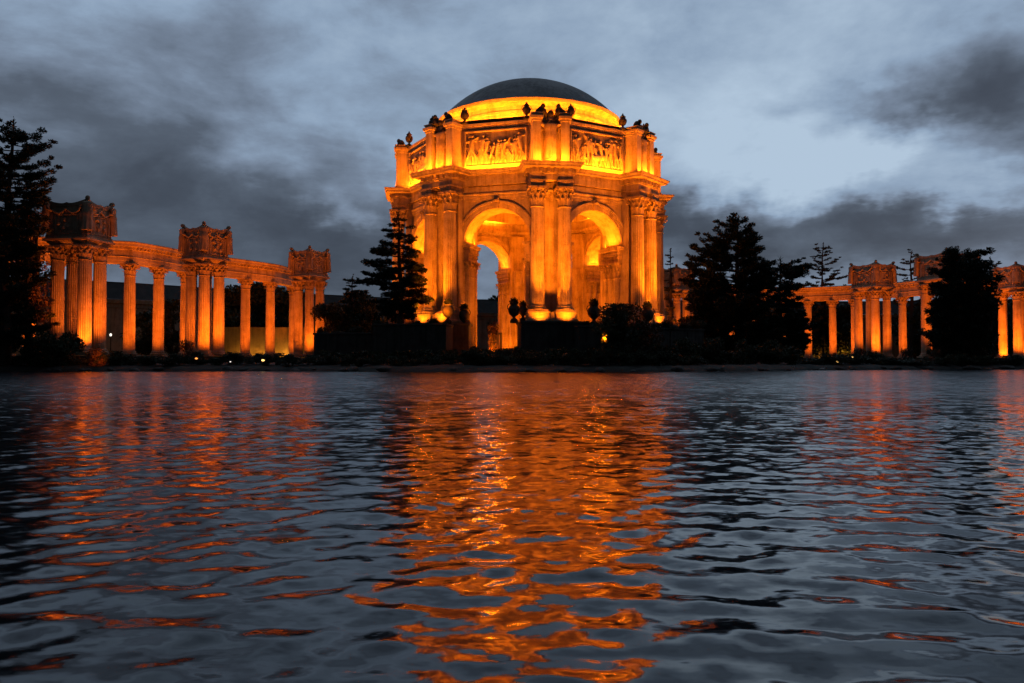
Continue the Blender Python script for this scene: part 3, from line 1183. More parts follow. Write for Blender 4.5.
for k in range(8):
    phi = PH[k] + R(22.5)
    nv_, tv = vec(phi)
    for a in (-R(22.5), 0):
        f2 = phi + a
        lamp('AREA', P3(f2, 15.35, 0, A1 + .7), P3(f2, 13.2, 0, A1 + 2.6), 1900 * K_DRUM, AMBER, ROT, size=5.4, size_y=.25, up=vec(f2)[1])
    # arch soffits, from the ledge of the impost
    for s in (-1, 1):
        lamp('AREA', P3(phi, 15.45, s * (ARCH_R - .75), SPRING + .12), P3(phi, 15.45, s * (ARCH_R - 1.0) - s * .9, SPRING + 3.4), 520 * K_ARCH, AMBER, ROT, size=2.6, size_y=.25, up=nv_)
    if k in (0, 1, 5, 6, 7):
        lamp('SPOT', P3(phi, 19.6, 0, 1.5), P3(phi, 16.2, 0, 11), 9000 * K_IN, AMBER, ROT, 78, .8, .3)
    # floods on the floor inside the arches
    lamp('SPOT', P3(phi, 11.5, 0, 1.3), P3(phi, 11.5, 0, 9), 7500 * K_IN, AMBER, ROT, 156, .5, .25)
    # ledge lights of the vault
    lamp('AREA', P3(phi, 12.7, 0, 23.9), P3(phi, 10.5, 0, 28), 1300 * K_IN, AMBER, ROT, size=4, size_y=.25, up=tv)

# ------------------------------------------------------------------ colonnades
CAPZ = 14.9
REL = CAPZ - EYE
GZ = 1.9
CSR = .80
CH = 1.75                                   # capital height
ME_CS = shaft_mesh('column', CSR, CSR * .87, CAPZ - CH - GZ - .75, 20)
ME_CC = capital_mesh('capital', CSR * .87, CH)
ME_CB = base_mesh('base', CSR, .75)


def row_point(px, h):
    d = F * REL / h
    return Vector((wx(px, d), d))


def put_column(root, p):
    c = link('column', ME_CS, root, (p[0], p[1], GZ + .75))
    link('capital', ME_CC, c, (0, 0, CAPZ - CH - GZ - .75))
    link('base', ME_CB, c, (0, 0, -.75))
    return c


def entablature(root, pts):
    """beam on the row of columns: moulded on both faces"""
    sec = [(-.85, CAPZ), (.85, CAPZ), (.85, CAPZ + .4), (.91, CAPZ + .42), (.91, CAPZ + .85), (1.0, CAPZ + .95), (.9, CAPZ + 1.02), (.9, CAPZ + 1.9), (1.0, CAPZ + 1.96), (1.05, CAPZ + 2.3),
           (1.6, CAPZ + 2.36), (1.66, CAPZ + 2.7), (1.8, CAPZ + 2.85), (1.8, CAPZ + 3.0), (1.2, CAPZ + 3.15)]
    full = sec + [(-o, z) for o, z in reversed(sec[1:])]
    m = MB()
    m.sweep([tuple(p) for p in pts], full, closed=False)
    for a, b in zip(pts, pts[1:]):
        d = b - a
        L = d.length
        d.normalize()
        nr = Vector((d.y, -d.x))
        cnt = max(1, int(L / .62))
        for i in range(cnt):
            for sg in (-1, 1):
                p = a + d * (L * (i + .5) / cnt) + nr * (1.2 * sg)
                m.box((p.x, p.y, CAPZ + 2.14), (.16, .16, .17), ((d.x, d.y, 0), (nr.x, nr.y, 0), (0, 0, 1)))
    return m.build('entablature', M_STONE, root)


def chest_mesh(a, b, h):
    """open-topped chest on a column cluster: panelled sides, dipped rims, a veiled figure at each corner"""
    m = MB()
    plan = [(-a, -b), (a, -b), (a, b), (-a, b)]
    m.sweep(plan, [(-.5, 0), (.30, 0), (.34, .22), (.20, .34), (.10, .42), (.10, .7), (0, .78), (0, h * .82), (.08, h * .84), (.10, h * .88), (-.5, h * .88)])
    m.prism([(-a + .3, -b + .3), (a - .3, -b + .3), (a - .3, b - .3), (-a + .3, b - .3)], .02, h * .8)
    for (x0, y0), (x1, y1) in zip(plan, plan[1:] + plan[:1]):          # dipped rim
        d = Vector((x1 - x0, y1 - y0, 0))
        L = d.length
        d.normalize()
        nr = Vector((d.y, -d.x, 0))
        n = 14
        vs = []
        for i in range(n + 1):
            t = i / n
            zt = h * (.90 + .085 * (2 * abs(t - .5)) ** 2) + .03 * h * math.exp(-((t - .5) / .06) ** 2)
            p = Vector((x0, y0, 0)) + d * (L * (.05 + .9 * t))
            for o_ in (.12, -.45):
                for z in (h * .881, zt):
                    vs.append((p.x + nr.x * o_, p.y + nr.y * o_, z))
        fs = []
        for i in range(n):
            q = i * 4
            fs += [(q, q + 4, q + 5, q + 1), (q + 1, q + 5, q + 7, q + 3), (q + 3, q + 7, q + 6, q + 2)]
        fs += [(0, 1, 3, 2), (n * 4, n * 4 + 2, n * 4 + 3, n * 4 + 1)]
        m.add(vs, fs)
        c0 = Vector((x0, y0, 0)) + d * (L * .5)
        fr = [(-L * .27, h * .17), (L * .27, h * .17), (L * .27, h * .62), (-L * .27, h * .62)]     # framed panel
        for (xa, za), (xb, zb) in zip(fr, fr[1:] + fr[:1]):
            a3, b3 = c0 + d * xa + nr * .06 + Vector((0, 0, za)), c0 + d * xb + nr * .06 + Vector((0, 0, zb))
            m.tube([a3, b3], [.09, .09], 6)
        for q in (-1, 1):                                              # narrow pilasters
            p = c0 + d * (q * L * .36) + nr * .05
            m.box((p.x, p.y, h * .40), (L * .035, .09, h * .26), (d, nr, (0, 0, 1)))
        rr = random.Random(int(L * 100))
        for q in range(9):                                             # carved foliage in the panel
            p = c0 + d * (L * rr.uniform(-.2, .2)) + nr * .02 + Vector((0, 0, h * rr.uniform(.24, .56)))
            m.ellipsoid(p, (rr.uniform(.14, .3),) * 2 + (rr.uniform(.15, .4),), 8, 5)
        g = [Vector((x0, y0, 0)) + d * (L * (.14 + .72 * i / 12)) + nr * .14 + Vector((0, 0, h * (.76 - .10 * abs(math.sin(i / 12 * 2 * PI))))) for i in range(13)]
        m.tube(g, [.11] * 13, 6)
    return m


def veiled(a, b, h):
    m = MB()
    out = []
    for sx in (-1, 1):
        for sy in (-1, 1):
            out.append((sx * (a + .12), sy * (b + .12), math.atan2(-sy, -sx)))
    return out


ME_VEIL = {}


def cluster(root, px, h, alpha, side, side2=None, box_h=4.9, ahead=5.2):
    """four columns under a chest; px, h give the nearest column, alpha turns the chest"""
    side2 = side2 or side
    near = row_point(px, h)
    al = R(alpha)
    los = near.normalized()
    rt = Vector((los.y, -los.x))
    dl = -rt * math.cos(al) + los * math.sin(al)    # left face runs back to the left
    dr = rt * math.sin(al) + los * math.cos(al)     # right face runs back to the right
    ins = .85
    A, B = side - 2 * ins, side2 - 2 * ins
    cs = [near, near + dl * A, near + dl * A + dr * B, near + dr * B]
    for c in cs:
        put_column(root, c)
    ctr = near + dl * (A / 2) + dr * (B / 2)
    rz = math.atan2(-dl.y, -dl.x)
    m = MB()
    plan = [(-side / 2 + .1, -side2 / 2 + .1), (side / 2 - .1, -side2 / 2 + .1), (side / 2 - .1, side2 / 2 - .1), (-side / 2 + .1, side2 / 2 - .1)]
    m.sweep(plan, [(-.7, CAPZ + .002), (-.12, CAPZ + .002), (-.12, CAPZ + .28), (.05, CAPZ + .34), (.15, CAPZ + .55), (-.7, CAPZ + .56)])
    m.prism([(-side / 2 + .7, -side2 / 2 + .7), (side / 2 - .7, -side2 / 2 + .7), (side / 2 - .7, side2 / 2 - .7), (-side / 2 + .7, side2 / 2 - .7)], CAPZ + .004, CAPZ + .55)
    m.build('architrave', M_STONE, root, (ctr.x, ctr.y, 0)).rotation_euler = (0, 0, rz)
    ch = chest_mesh(side / 2, side2 / 2, box_h).build('chest', M_ORN, root, (ctr.x, ctr.y, CAPZ + .57))
    ch.rotation_euler = (0, 0, rz)
    if 'v' not in ME_VEIL:
        mv = MB()
        figure(mv, (0, 0, 0), 4.1, 0, 7, 0, False, .05)
        ME_VEIL['v'] = mv.mesh('veiled_figure', M_ORN, True)
    for x, y, f in veiled(side / 2, side2 / 2, box_h):
        o = link('veiled_figure', ME_VEIL['v'], ch, (x, y, box_h - 4.1 + .35), f)
    # ground floods at the foot of the cluster
    toward = -near.normalized()
    side_v = Vector((-toward.y, toward.x))   # to the right as seen from the lagoon
    for s in (-1, 1):
        p = near + toward * ahead + side_v * (s * 1.9 + (2.3 if near.x < 0 else -.3))
        lamp('SPOT', (p.x, p.y, 2.2), (near.x + side_v.x * s * .6, near.y, 9.5), 310 * max(ahead + .8, 5) ** 2 * K_ROW, ROW_AMBER, root, 95, .8, .2)
    return ctr


def stylobate(root, pts):
    m = MB()
    m.sweep([tuple(p) for p in pts], [(-1.7, .4), (1.7, .4), (1.7, GZ - .35), (1.5, GZ - .35), (1.5, GZ), (-1.5, GZ), (-1.5, GZ - .35), (-1.7, GZ - .35)], closed=False)
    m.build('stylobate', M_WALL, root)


def colonnade(label, row, clusters, extra_ends, floods):
    pts = [row_point(*q) for q in row]
    root = thing('colonnade', (0, 0, 0), label, 'colonnade')
    root.location = (pts[0].x, pts[0].y, 0)
    holder = root
    base = Vector((pts[0].x, pts[0].y, 0))
    made = set(o.name for o in bpy.data.objects)
    for p in pts:
        put_column(holder, p)
    ends = [pts[0] + (pts[0] - pts[1]).normalized() * extra_ends[0]] + pts + [pts[-1] + (pts[-1] - pts[-2]).normalized() * extra_ends[1]]
    entablature(holder, ends)
    stylobate(holder, ends)
    for c in clusters:
        cluster(holder, *c)
    for i in floods:
        p = pts[i]
        tw = -p.normalized()
        q = p + tw * 6.5
        lamp('SPOT', (q.x, q.y, 1.6), (p.x, p.y, 10.5), 9000 * K_ROW, ROW_AMBER, holder, 90, .8, .2)
    for o in bpy.data.objects:                       # parts were placed in world metres
        if o.name not in made and o.parent == root:
            o.location = Vector(o.location) - base
    return root


LEFT_ROW = [(-60, 110), (-28, 108), (2, 105.5), (29, 103), (57, 101.5), (129, 98.5), (158, 94.5), (185, 89.8), (245, 83.3), (270, 80.3), (293, 75.6)]
colonnade('curved amber lit colonnade at the left with fluted columns and three carved chests above', LEFT_ROW,
          [(84, 117, 38, 5.4, 4.3, 4.9, 3.3), (203.5, 98.8, 50, 4.3), (309, 82, 45, 4.2)], (6, 5), range(2, 11))
RIGHT_ROW = [(690, 66.5), (711, 64.8), (733, 63.2), (756, 62), (782, 61.3), (808.5, 61.3), (833, 62), (855, 63), (903, 65.5), (928, 67.5), (955, 68.5), (980, 68.5), (1004, 68), (1030, 67.5), (1060, 67)]
colonnade('curved amber lit colonnade at the right, partly hidden behind dark trees', RIGHT_ROW,
          [(677, 69, 45, 4.3), (876, 72, 38, 5.6, 5.0), (948, 80, 45, 6.6), (1018, 71, 50, 5.6)], (5, 6), range(0, 14))

# ------------------------------------------------------------------ exhibition hall behind
def hall():
    pts = [(-190, 120), (-135, 138), (-98, 152), (-78, 166), (-55, 188), (-30, 204), (0, 211), (30, 210), (62, 214), (95, 216), (130, 210), (170, 196), (230, 170)]
    pts = [Vector(p) for p in pts]
    root = thing('exhibition_hall', (0, 205, 0), 'long dark curved exhibition hall with a sloped roof behind the colonnades', 'hall')
    L = lambda ps: [(p.x, p.y - 205) for p in ps]
    m = MB()
    m.sweep(L(pts), [(0, .5), (.25, .5), (.25, 2.2), (0, 2.3), (0, 12.2), (.2, 12.3), (.2, 13.0), (.7, 13.2), (.8, 13.7), (.9, 14.0), (-.5, 14.0)], closed=False, loop=False)
    w_ = m.build('wall', M_HALL, root)
    m = MB()
    m.sweep(L(pts), [(.85, 14.01), (.5, 14.3), (-3.0, 17.6), (-3.4, 17.6), (-3.4, 17.9), (-24, 18.5)], closed=False, loop=False)
    m.build('roof', M_ROOF, root)
    m = MB()
    m.box((0, 0, 0), (.7, .22, 4.88))
    me_p = m.mesh('pilaster', M_HALL)
    for a, b in zip(pts, pts[1:]):
        d = (b - a)
        n = max(1, int(d.length / 9))
        d.normalize()
        nr = Vector((d.y, -d.x))
        for i in range(n):
            p = a + (b - a) * ((i + .5) / n) + nr * .18
            link('pilaster', me_p, root, (p.x, p.y - 205, 7.2), math.atan2(d.y, d.x))
    # path lights at the hall's foot, with washes added to lift its dark wall
    for px, d, wt, col in ((242, 146.6, 350, YELLOW), (260, 147, 420, YELLOW), (284, 147.5, 900, YELLOW), (120, 134, 500, YELLOW), (98, 134, 500, YELLOW), (45, 125, 700, YELLOW), (12, 122, 90, YELLOW), (812, 205, 900, YELLOW), (845, 205, 900, YELLOW)):
        lamp('POINT', (wx(px, d), d - 205, 2.2), None, wt, col, root, size=.3)


hall()

# a lower garden wall behind the left colonnade, catching the path lights
def garden_wall(px0, d0, px1, d1, h, label):
    a, b = Vector((wx(px0, d0), d0)), Vector((wx(px1, d1), d1))
    d = (b - a).normalized()
    m = MB()
    m.sweep([tuple(a), tuple(b)], [(-.2, .5), (.2, .5), (.2, h - .3), (.3, h - .28), (.3, h), (-.3, h), (-.3, h - .28), (-.2, h - .3)], closed=False)
    m.v = [(x - a.x, y - a.y, z) for x, y, z in m.v]
    o = m.build('garden_wall', M_GARDEN, None, (a.x, a.y, 0))
    tag(o, label, 'garden wall')


garden_wall(216, 148, 308, 150, 7.6, 'ochre garden wall glowing behind the last columns of the left colonnade')

# ------------------------------------------------------------------ planter walls by the rotunda
def planter(px0, d0, px1, d1, top, depth, label, cap=True):
    a, b = Vector((wx(px0, d0), d0)), Vector((wx(px1, d1), d1))
    d = (b - a).normalized()
    bk = Vector((-d.y, d.x))
    q = [a, b, b + bk * depth, a + bk * depth]
    root_l = a
    plan = [(p.x - a.x, p.y - a.y) for p in q]
    m = MB()
    prof = [(-.45, top - .5), (-.45, top), (-.1, top + .02), (.12, top), (.14, top - .2), (.02, top - .3), (0, top - .32), (0, 1.4), (.12, 1.3), (.12, .3)]
    prof = list(reversed(prof))
    m.sweep(plan, prof, loop=False)
    i_ = [(p.x - a.x, p.y - a.y) for p in q]
    c = Vector((sum(p[0] for p in i_) / 4, sum(p[1] for p in i_) / 4))
    m.prism([tuple(Vector(p) + (c - Vector(p)).normalized() * .3) for p in i_], top - .5, top - .3)
    n = max(1, int((b - a).length / 2.6))
    for k in range(n):                       # sunk panels between shallow piers
        p = (b - a) * ((k + .02) / n) - bk * .03
        m.box((p.x + d.x * .2, p.y + d.y * .2, (top - .35 + 1.4) / 2), (.2, .07, (top - .35 - 1.4) / 2 - .02), ((d.x, d.y, 0), (bk.x, bk.y, 0), (0, 0, 1)))
    o = m.build('planter_wall', M_WALL, None, (a.x, a.y, 0))
    tag(o, label, 'planter wall')
    return o


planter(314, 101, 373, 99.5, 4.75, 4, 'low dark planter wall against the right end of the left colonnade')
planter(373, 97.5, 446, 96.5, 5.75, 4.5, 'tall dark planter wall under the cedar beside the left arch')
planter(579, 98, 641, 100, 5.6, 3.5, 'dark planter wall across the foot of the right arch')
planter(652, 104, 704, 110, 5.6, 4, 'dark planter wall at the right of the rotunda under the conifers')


def stone_urn(px, d, py0, py1, label):
    h = (py0 - py1) / F * d
    z = wz(py0, d)
    o = thing('garden_urn', (wx(px, d), d, z), label, 'urn', 'stone urns around the rotunda')
    u = link('vase', ME_GURN, o)
    u.scale = (h / 3 * .95, h / 3 * .95, h / 3)
    p = link('plant', ME_UPLANT, o, (0, 0, h * .78))
    p.scale = (h / 3,) * 3
    return o


# ------------------------------------------------------------------ vegetation
def leaf_cloud(cen, dirs, ln, wd, rng):
    """kite-shaped leaves or needle sprays as separate faces"""
    n = len(cen)
    d = dirs / np.linalg.norm(dirs, axis=1, keepdims=True)
    rv = rng.normal(size=(n, 3))
    s = np.cross(d, rv)
    s /= np.linalg.norm(s, axis=1, keepdims=True) + 1e-9
    L = ln[:, None]
    W = wd[:, None]
    a = cen - d * L * .5
    b = cen + s * W * .5
    c = cen + d * L * .5
    e = cen - s * W * .5
    V = np.stack([a, b, c, e], 1).reshape(-1, 3)
    Q = np.arange(4 * n).reshape(n, 4)
    return V, Q


def fast_mesh(name, V, Q, mat):
    me = bpy.data.meshes.new(name)
    me.vertices.add(len(V))
    me.vertices.foreach_set('co', V.astype(np.float32).ravel())
    me.loops.add(Q.size)
    me.loops.foreach_set('vertex_index', Q.ravel().astype(np.int32))
    me.polygons.add(len(Q))
    me.polygons.foreach_set('loop_start', np.arange(0, Q.size, 4, dtype=np.int32))
    me.update(calc_edges=True)
    me.materials.append(mat)
    return me


def pad_meshes(seed, h, prof, limbs=60, pad=1.0, dens=1.0, spray=.5, low=.1, lift=.12, flat=.3, tops=1, inner=.35):
    """cypress or cedar: uneven limbs that end in flattened pads of needles; prof = crown radius (metres) from bottom to top"""
    rng = np.random.RandomState(seed)
    m = MB()
    tr = h * .02 + .1
    wob = np.cumsum(rng.normal(0, .010 * h, (8, 2)), 0)

    def trunk_at(t):
        return np.array([np.interp(t * 7, range(8), wob[:, 0]), np.interp(t * 7, range(8), wob[:, 1]), t * h])
    ts = np.linspace(0, 1, 10)
    m.tube([trunk_at(t) for t in ts], [tr * (1.2 - 1.12 * t) + .02 for t in ts], 8)
    C, D, LN = [], [], []

    def fill(c, rx, rz, out):
        n = int(max(8, 46 * dens * rx * rx / (spray * spray)))
        u = rng.normal(size=(n, 3))
        u /= np.linalg.norm(u, axis=1, keepdims=True)
        u *= rng.rand(n)[:, None] ** .42
        pos = c + u * np.array([rx, rx, rz])
        di = u * np.array([1, 1, .25]) + out * .6 + rng.normal(0, .35, (n, 3)) + np.array([0, 0, lift * 1.6])
        C.append(pos)
        D.append(di)
        LN.append(spray * rng.uniform(.55, 1.3, n))
    az = rng.rand() * 6
    a0 = rng.rand() * 6.28
    for i in range(limbs):
        q = (i + rng.rand()) / limbs
        t = low + (1 - low) * q
        az += 2.39996 + rng.normal(0, .35)
        R_ = np.interp(q * (len(prof) - 1), range(len(prof)), prof)
        if rng.rand() < .10:
            continue
        R_ = R_ * (1 + .24 * math.cos(az - a0 + 2.5 * q))
        L = R_ * rng.choice([.42, .65, .85, 1.0, 1.18], p=[.15, .2, .25, .25, .15])
        t += rng.normal(0, .012)
        dv = np.array([math.cos(az), math.sin(az), 0])
        o = trunk_at(min(t * .97, .985))
        up = lift * L + rng.normal(0, .14 * L)
        pts = [o, o + dv * L * .4 + np.array([0, 0, up * .15]), o + dv * L * .75 + np.array([0, 0, up * .5]), o + dv * L + np.array([0, 0, up])]
        m.tube(pts, [max(.03, tr * .4 * (1 - .8 * q)) * w for w in (1, .8, .5, .2)], 4)
        k = 1 + int(L / (pad * 1.1))
        for j in range(k):
            f = 1 - (j + rng.rand() * .4) / max(k, 1) * (1 - inner)
            f = min(f, 1.0)
            c = np.array([np.interp(f * 3, [0, 1.2, 2.25, 3], [p[a] for p in pts]) for a in range(3)])
            sd = np.array([-dv[1], dv[0], 0]) * rng.uniform(-.45, .45) * pad
            rx = pad * rng.uniform(.6, 1.2) * (.75 if j == 0 else 1.0) * (1 - .35 * q)
            fill(c + sd, rx, rx * flat * rng.uniform(.7, 1.4), dv)
    fill(trunk_at(.985), pad * .35, pad * .8, np.array([0, 0, 1.]))
    C, D, LN = np.concatenate(C), np.concatenate(D), np.concatenate(LN)
    C[:, 2] = np.maximum(C[:, 2], .1)
    V, Q = leaf_cloud(C, D, LN, LN * .36, rng)
    return m.mesh('trunk', M_BARK), fast_mesh('crown', V, Q, M_PINE)


def clump_meshes(seed, h, rad, clumps=16, leaves=260, leaf=.35, trunk=True, low=.25, mat=None, squash=.75):
    """broad crown: limbs ending in leaf clumps of uneven size"""
    rng = np.random.RandomState(seed)
    m = MB()
    C, D = [], []
    fork = np.array([0, 0, h * low])
    m.tube([(0, 0, 0), (0.02 * h, 0, h * low * .5), tuple(fork)], [.035 * h, .028 * h, .022 * h], 8)
    for i in range(clumps):
        a = rng.rand() * 2 * PI
        zz = low * .8 + (1 - low * .8) * rng.rand()
        pr = math.sqrt(max(.06, 1 - ((zz - .5) / .56) ** 2))
        r = rad * pr * rng.rand() ** .45
        cr = rad * (.26 + .24 * rng.rand())
        c = np.array([math.cos(a) * max(r - cr * .5, 0), math.sin(a) * max(r - cr * .5, 0), min(h * zz, h - cr * .6)])
        mid = (fork + c) / 2 + rng.normal(0, .03 * h, 3)
        m.tube([tuple(fork), tuple(mid), tuple(c)], [.014 * h, .010 * h, .004 * h], 5)
        n = int(leaves * (cr / (rad * .38)) ** 2)
        u = rng.normal(size=(n, 3))
        u /= np.linalg.norm(u, axis=1, keepdims=True)
        rr = cr * rng.rand(n)[:, None] ** .38
        C.append(c + u * rr * np.array([1, 1, squash]))
        D.append(u * .6 + rng.normal(0, .7, (n, 3)) + np.array([0, 0, -.15]))
    C, D = np.concatenate(C), np.concatenate(D)
    C[:, 2] = np.maximum(C[:, 2], .08)
    ln = leaf * rng.uniform(.6, 1.3, len(C))
    V, Q = leaf_cloud(C, D, ln, ln * .55, rng)
    return m.mesh('trunk', M_BARK), fast_mesh('crown', V, Q, mat or M_LEAF)


def plant(kind, loc, meshes, label, cat, group=None, sc=1.0, rz=0.0):
    o = thing(kind, loc, label, cat, group, rz)
    o.scale = sc if isinstance(sc, tuple) else (sc, sc, sc)
    link('trunk', meshes[0], o)
    link('crown', meshes[1], o)
    return o


ME_GURN = urn_mesh('vase', 3.0, M_BRONZE)
_r = np.random.RandomState(5)
_u = _r.normal(size=(420, 3))
_u /= np.linalg.norm(_u, axis=1, keepdims=True)
_c = _u * (_r.rand(420)[:, None] ** .4) * np.array([.52, .52, .52]) + np.array([0, 0, .22])
_V, _Q = leaf_cloud(_c, _u + _r.normal(0, .5, (420, 3)), _r.uniform(.16, .34, 420), _r.uniform(.06, .13, 420), _r)
ME_UPLANT = fast_mesh('plant', _V, _Q, M_LEAF)

for px, d, y0, y1, lb in (
        (448, 97.5, 324, 299, 'dark planted urn on the tall planter wall left of the left arch'),
        (464, 105, 328, 304, 'dark planted urn at the edge of the left arch opening'),
        (514, 99.5, 323, 298, 'dark planted urn on the left corner of the central pedestal'),
        (523, 103, 321, 301, 'dark planted urn tucked against the central column base'),
        (594, 99.5, 326, 299, 'dark planted urn at the left foot of the right arch'),
        (647.5, 103, 329, 302, 'dark planted urn beside the rightmost paired columns')):
    stone_urn(px, d, y0, y1, lb)


def at(px, d, z=.9):
    return (wx(px, d), d, z)


def pads(px, d, top, base_z, seed, label, prof, **kw):
    return plant('conifer_tree', at(px, d, base_z), pad_meshes(seed, wz(top, d) - base_z, prof, **kw), label, 'tree')


pads(4, 90.5, 120, .9, 21, 'tall dark conifer standing at the far left edge of the lagoon', [4.6, 5.0, 5.0, 5.2, 5.3, 5.2, 4.4, 2.6], limbs=150, pad=.92, dens=.95, spray=.36, lift=.25, low=.06, inner=.3, flat=.55)
pads(-30, 94, 140, .9, 22, 'broad dark conifer behind the tall conifer at the far left', [7, 7.5, 7.5, 7, 6, 4, 2], limbs=80, pad=1.4, dens=.7, spray=.7, lift=.15)
pads(400, 101.0, 212, 5.2, 23, 'dark layered cedar rising from the planter wall before the left columns', [2.4, 4.4, 4.4, 4.2, 3.6, 3.4, 2.6, 1.5, .5], limbs=84, pad=.85, dens=.85, spray=.4, lift=.0, low=.12, flat=.5)
pads(738, 128, 216, 1.0, 24, 'largest dark cypress right of the rotunda with a jagged top', [5.5, 7.0, 7.4, 7.4, 7.2, 6.8, 5.8, 4.6, 3.2, 2.0], limbs=150, pad=1.25, dens=.95, spray=.6, lift=.34, low=.04, flat=.55)
pads(713, 126, 246, 1.0, 25, 'dark spreading conifer between the rotunda and the largest cypress', [3.0, 3.4, 3.3, 3.2, 3.1, 3.3, 2.2], limbs=60, pad=1.15, dens=.9, spray=.55, lift=.2, low=.05, flat=.5)
pads(779, 131, 260, 1.0, 26, 'dark spreading conifer right of the largest cypress, before the right colonnade', [4.0, 4.6, 4.8, 4.8, 5.2, 6.6, 4.4], limbs=84, pad=1.3, dens=.9, spray=.6, lift=.14, low=.04, flat=.5)
pads(820, 205, 243, 1.0, 27, 'thin sparse conifer rising behind the start of the right colonnade', [5.5, 6.2, 6.5, 6.0, 5.0, 4.0, 2.8], limbs=52, pad=.95, dens=.8, spray=.55, lift=.3, low=.28, inner=.2)
pads(671, 160, 248, 1.0, 28, 'slim dark conifer just right of the rotunda columns', [1.3, 1.5, 1.5, 1.4, 1.1, .5], limbs=50, pad=.6, dens=.9, spray=.5, lift=.1)
pads(908, 195, 251, 1.0, 29, 'sparse conifer behind the right colonnade between two carved chests', [4.4, 5.2, 5.4, 4.8, 3.4, 1.6], limbs=44, pad=.85, dens=.8, spray=.6, lift=.4, low=.2, inner=.2)
pads(996, 185, 257, 1.0, 30, 'sparse conifer behind the right colonnade near the photo edge', [4.4, 5.0, 5.2, 4.6, 3.4, 1.8], limbs=36, pad=.85, dens=.8, spray=.6, lift=.4, low=.2, inner=.2)
pads(354, 135, 276, 1.0, 31, 'dark feathery conifer between the left colonnade and the rotunda', [3.6, 4.2, 4.0, 3.6, 3.0, 2.2, .8], limbs=56, pad=.9, dens=.8, spray=.5, lift=.12, low=.05)
pads(795, 200, 262, 1.0, 33, 'low conifer behind the left end of the right colonnade', [5.5, 6, 6, 5.5, 4.5, 2.5], limbs=50, pad=1.3, dens=.8, spray=.7, lift=.25)

# dense column of foliage before the right colonnade
d = 121
h = wz(249, d) - .9
plant('broad_tree', at(961, d), pad_meshes(41, h, [3.9, 4.2, 4.4, 4.4, 4.3, 4.1, 4.2, 3.9, 3.0], limbs=150, pad=1.15, dens=1.1, spray=.5, lift=.12, low=.02, flat=.75, inner=.15), 'dense dark column shaped tree hiding the middle of the right colonnade', 'tree')
plant('broad_tree', at(952, d + 1), clump_meshes(43, h * .66, 3.0, clumps=30, leaves=260, leaf=.5, low=.06, mat=M_PINE, squash=1.1), 'lower dark tree against the left of the dense column shaped tree', 'tree')
plant('broad_tree', at(975, d + 1), clump_meshes(44, h * .9, 3.6, clumps=36, leaves=240, leaf=.5, low=.06, mat=M_PINE, squash=1.1), 'lower dark tree against the right of the dense column shaped tree', 'tree')

plant('broad_tree', at(26, 92.3), clump_meshes(47, wz(206, 92.3) - .9, 3.0, clumps=40, leaves=110, leaf=.36, low=.3, mat=M_RED_LIT_LEAF), 'sparse tree with amber-lit leaf colour before the leftmost columns beside the tall conifer', 'tree')
# small lit tree before the right arch
plant('small_tree', at(617, 90, .8), clump_meshes(51, wz(304, 90) - .8, 3.3, clumps=30, leaves=190, leaf=.34, low=.28, mat=M_LEAF), 'small dark tree with a lit trunk before the right arch', 'tree')
plant('small_tree', at(648, 89.5, .8), clump_meshes(52, wz(320, 89.5) - .8, 2.0, clumps=13, leaves=110, leaf=.3, low=.2, mat=M_RED_LIT_LEAF), 'reddish bush to the right of the small tree at the right arch', 'tree')

lamp('SPOT', (wx(618.5, 88.3), 88.3, 1.0), (wx(617, 90), 90, 2.2), 16, AMBER, None, 70, .8, .08)
lamp('SPOT', (wx(103, 89.0), 89.0, 1.3), (wx(96, 91.2), 91.2, 1.9), 330, ROW_AMBER, None, 75, .8, .08)
# background trees
bgA = clump_meshes(61, 12, 5.2, clumps=24, leaves=260, leaf=.6, low=.15, mat=M_LEAF)
bgB = clump_meshes(62, 12, 4.6, clumps=20, leaves=280, leaf=.6, low=.12, mat=M_LEAF)
BG = [(334, 132, 303, 0, 'dark rounded tree touching the right end of the left colonnade'), (372, 132, 300, 1, 'dark rounded tree behind the cedar left of the rotunda'),
      (352, 140, 292, 1, 'dark rounded tree behind the feathery conifer left of the rotunda'),
      (148, 132, 312, 0, 'dark tree showing between the fifth and sixth left columns'), (172, 135, 300, 1, 'dark tree behind the row beside the middle carved chest of the left colonnade'),
      (236, 158, 286, 0, 'dark tree right of the middle carved chest of the left colonnade'), (258, 158, 283, 1, 'dark tree behind the last gaps of the left colonnade'),
      (282, 159, 288, 0, 'dark tree left of the end chest of the left colonnade'), (303, 160, 292, 1, 'dark tree behind the end chest of the left colonnade'),
      (478, 238, 301, 0, 'far dark tree seen low through the left arch on its left'), (497, 240, 297, 1, 'far dark tree seen low through the middle of the left arch'),
      (800, 205, 318, 0, 'dark tree behind the first gap of the right colonnade'), (820, 208, 306, 1, 'dark tree behind the second gap of the right colonnade'),
      (845, 208, 304, 0, 'dark tree behind the third gap of the right colonnade'), (915, 200, 306, 1, 'dark tree in the gap left of the dense column shaped tree'),
      (935, 205, 300, 0, 'dark tree far behind the dense column shaped tree'), (990, 200, 304, 1, 'dark tree in the gap right of the dense column shaped tree'), (1022, 205, 300, 0, 'dark tree at the right edge behind the colonnade'),
      (690, 175, 318, 1, 'dark tree behind the start of the right colonnade by the rotunda'), (725, 190, 310, 0, 'dark tree behind the largest cypress'), (760, 190, 306, 1, 'dark tree behind the spreading conifer of the right colonnade')]
for i, (px, d, top, k, lb) in enumerate(BG):
    h = wz(top, d) - 1
    s = h / 12
    plant('background_tree', at(px, d, 1.0), (bgA, bgB)[k], lb, 'tree', 'background trees', (max(s, .75), max(s, .75), s), i * 1.7)

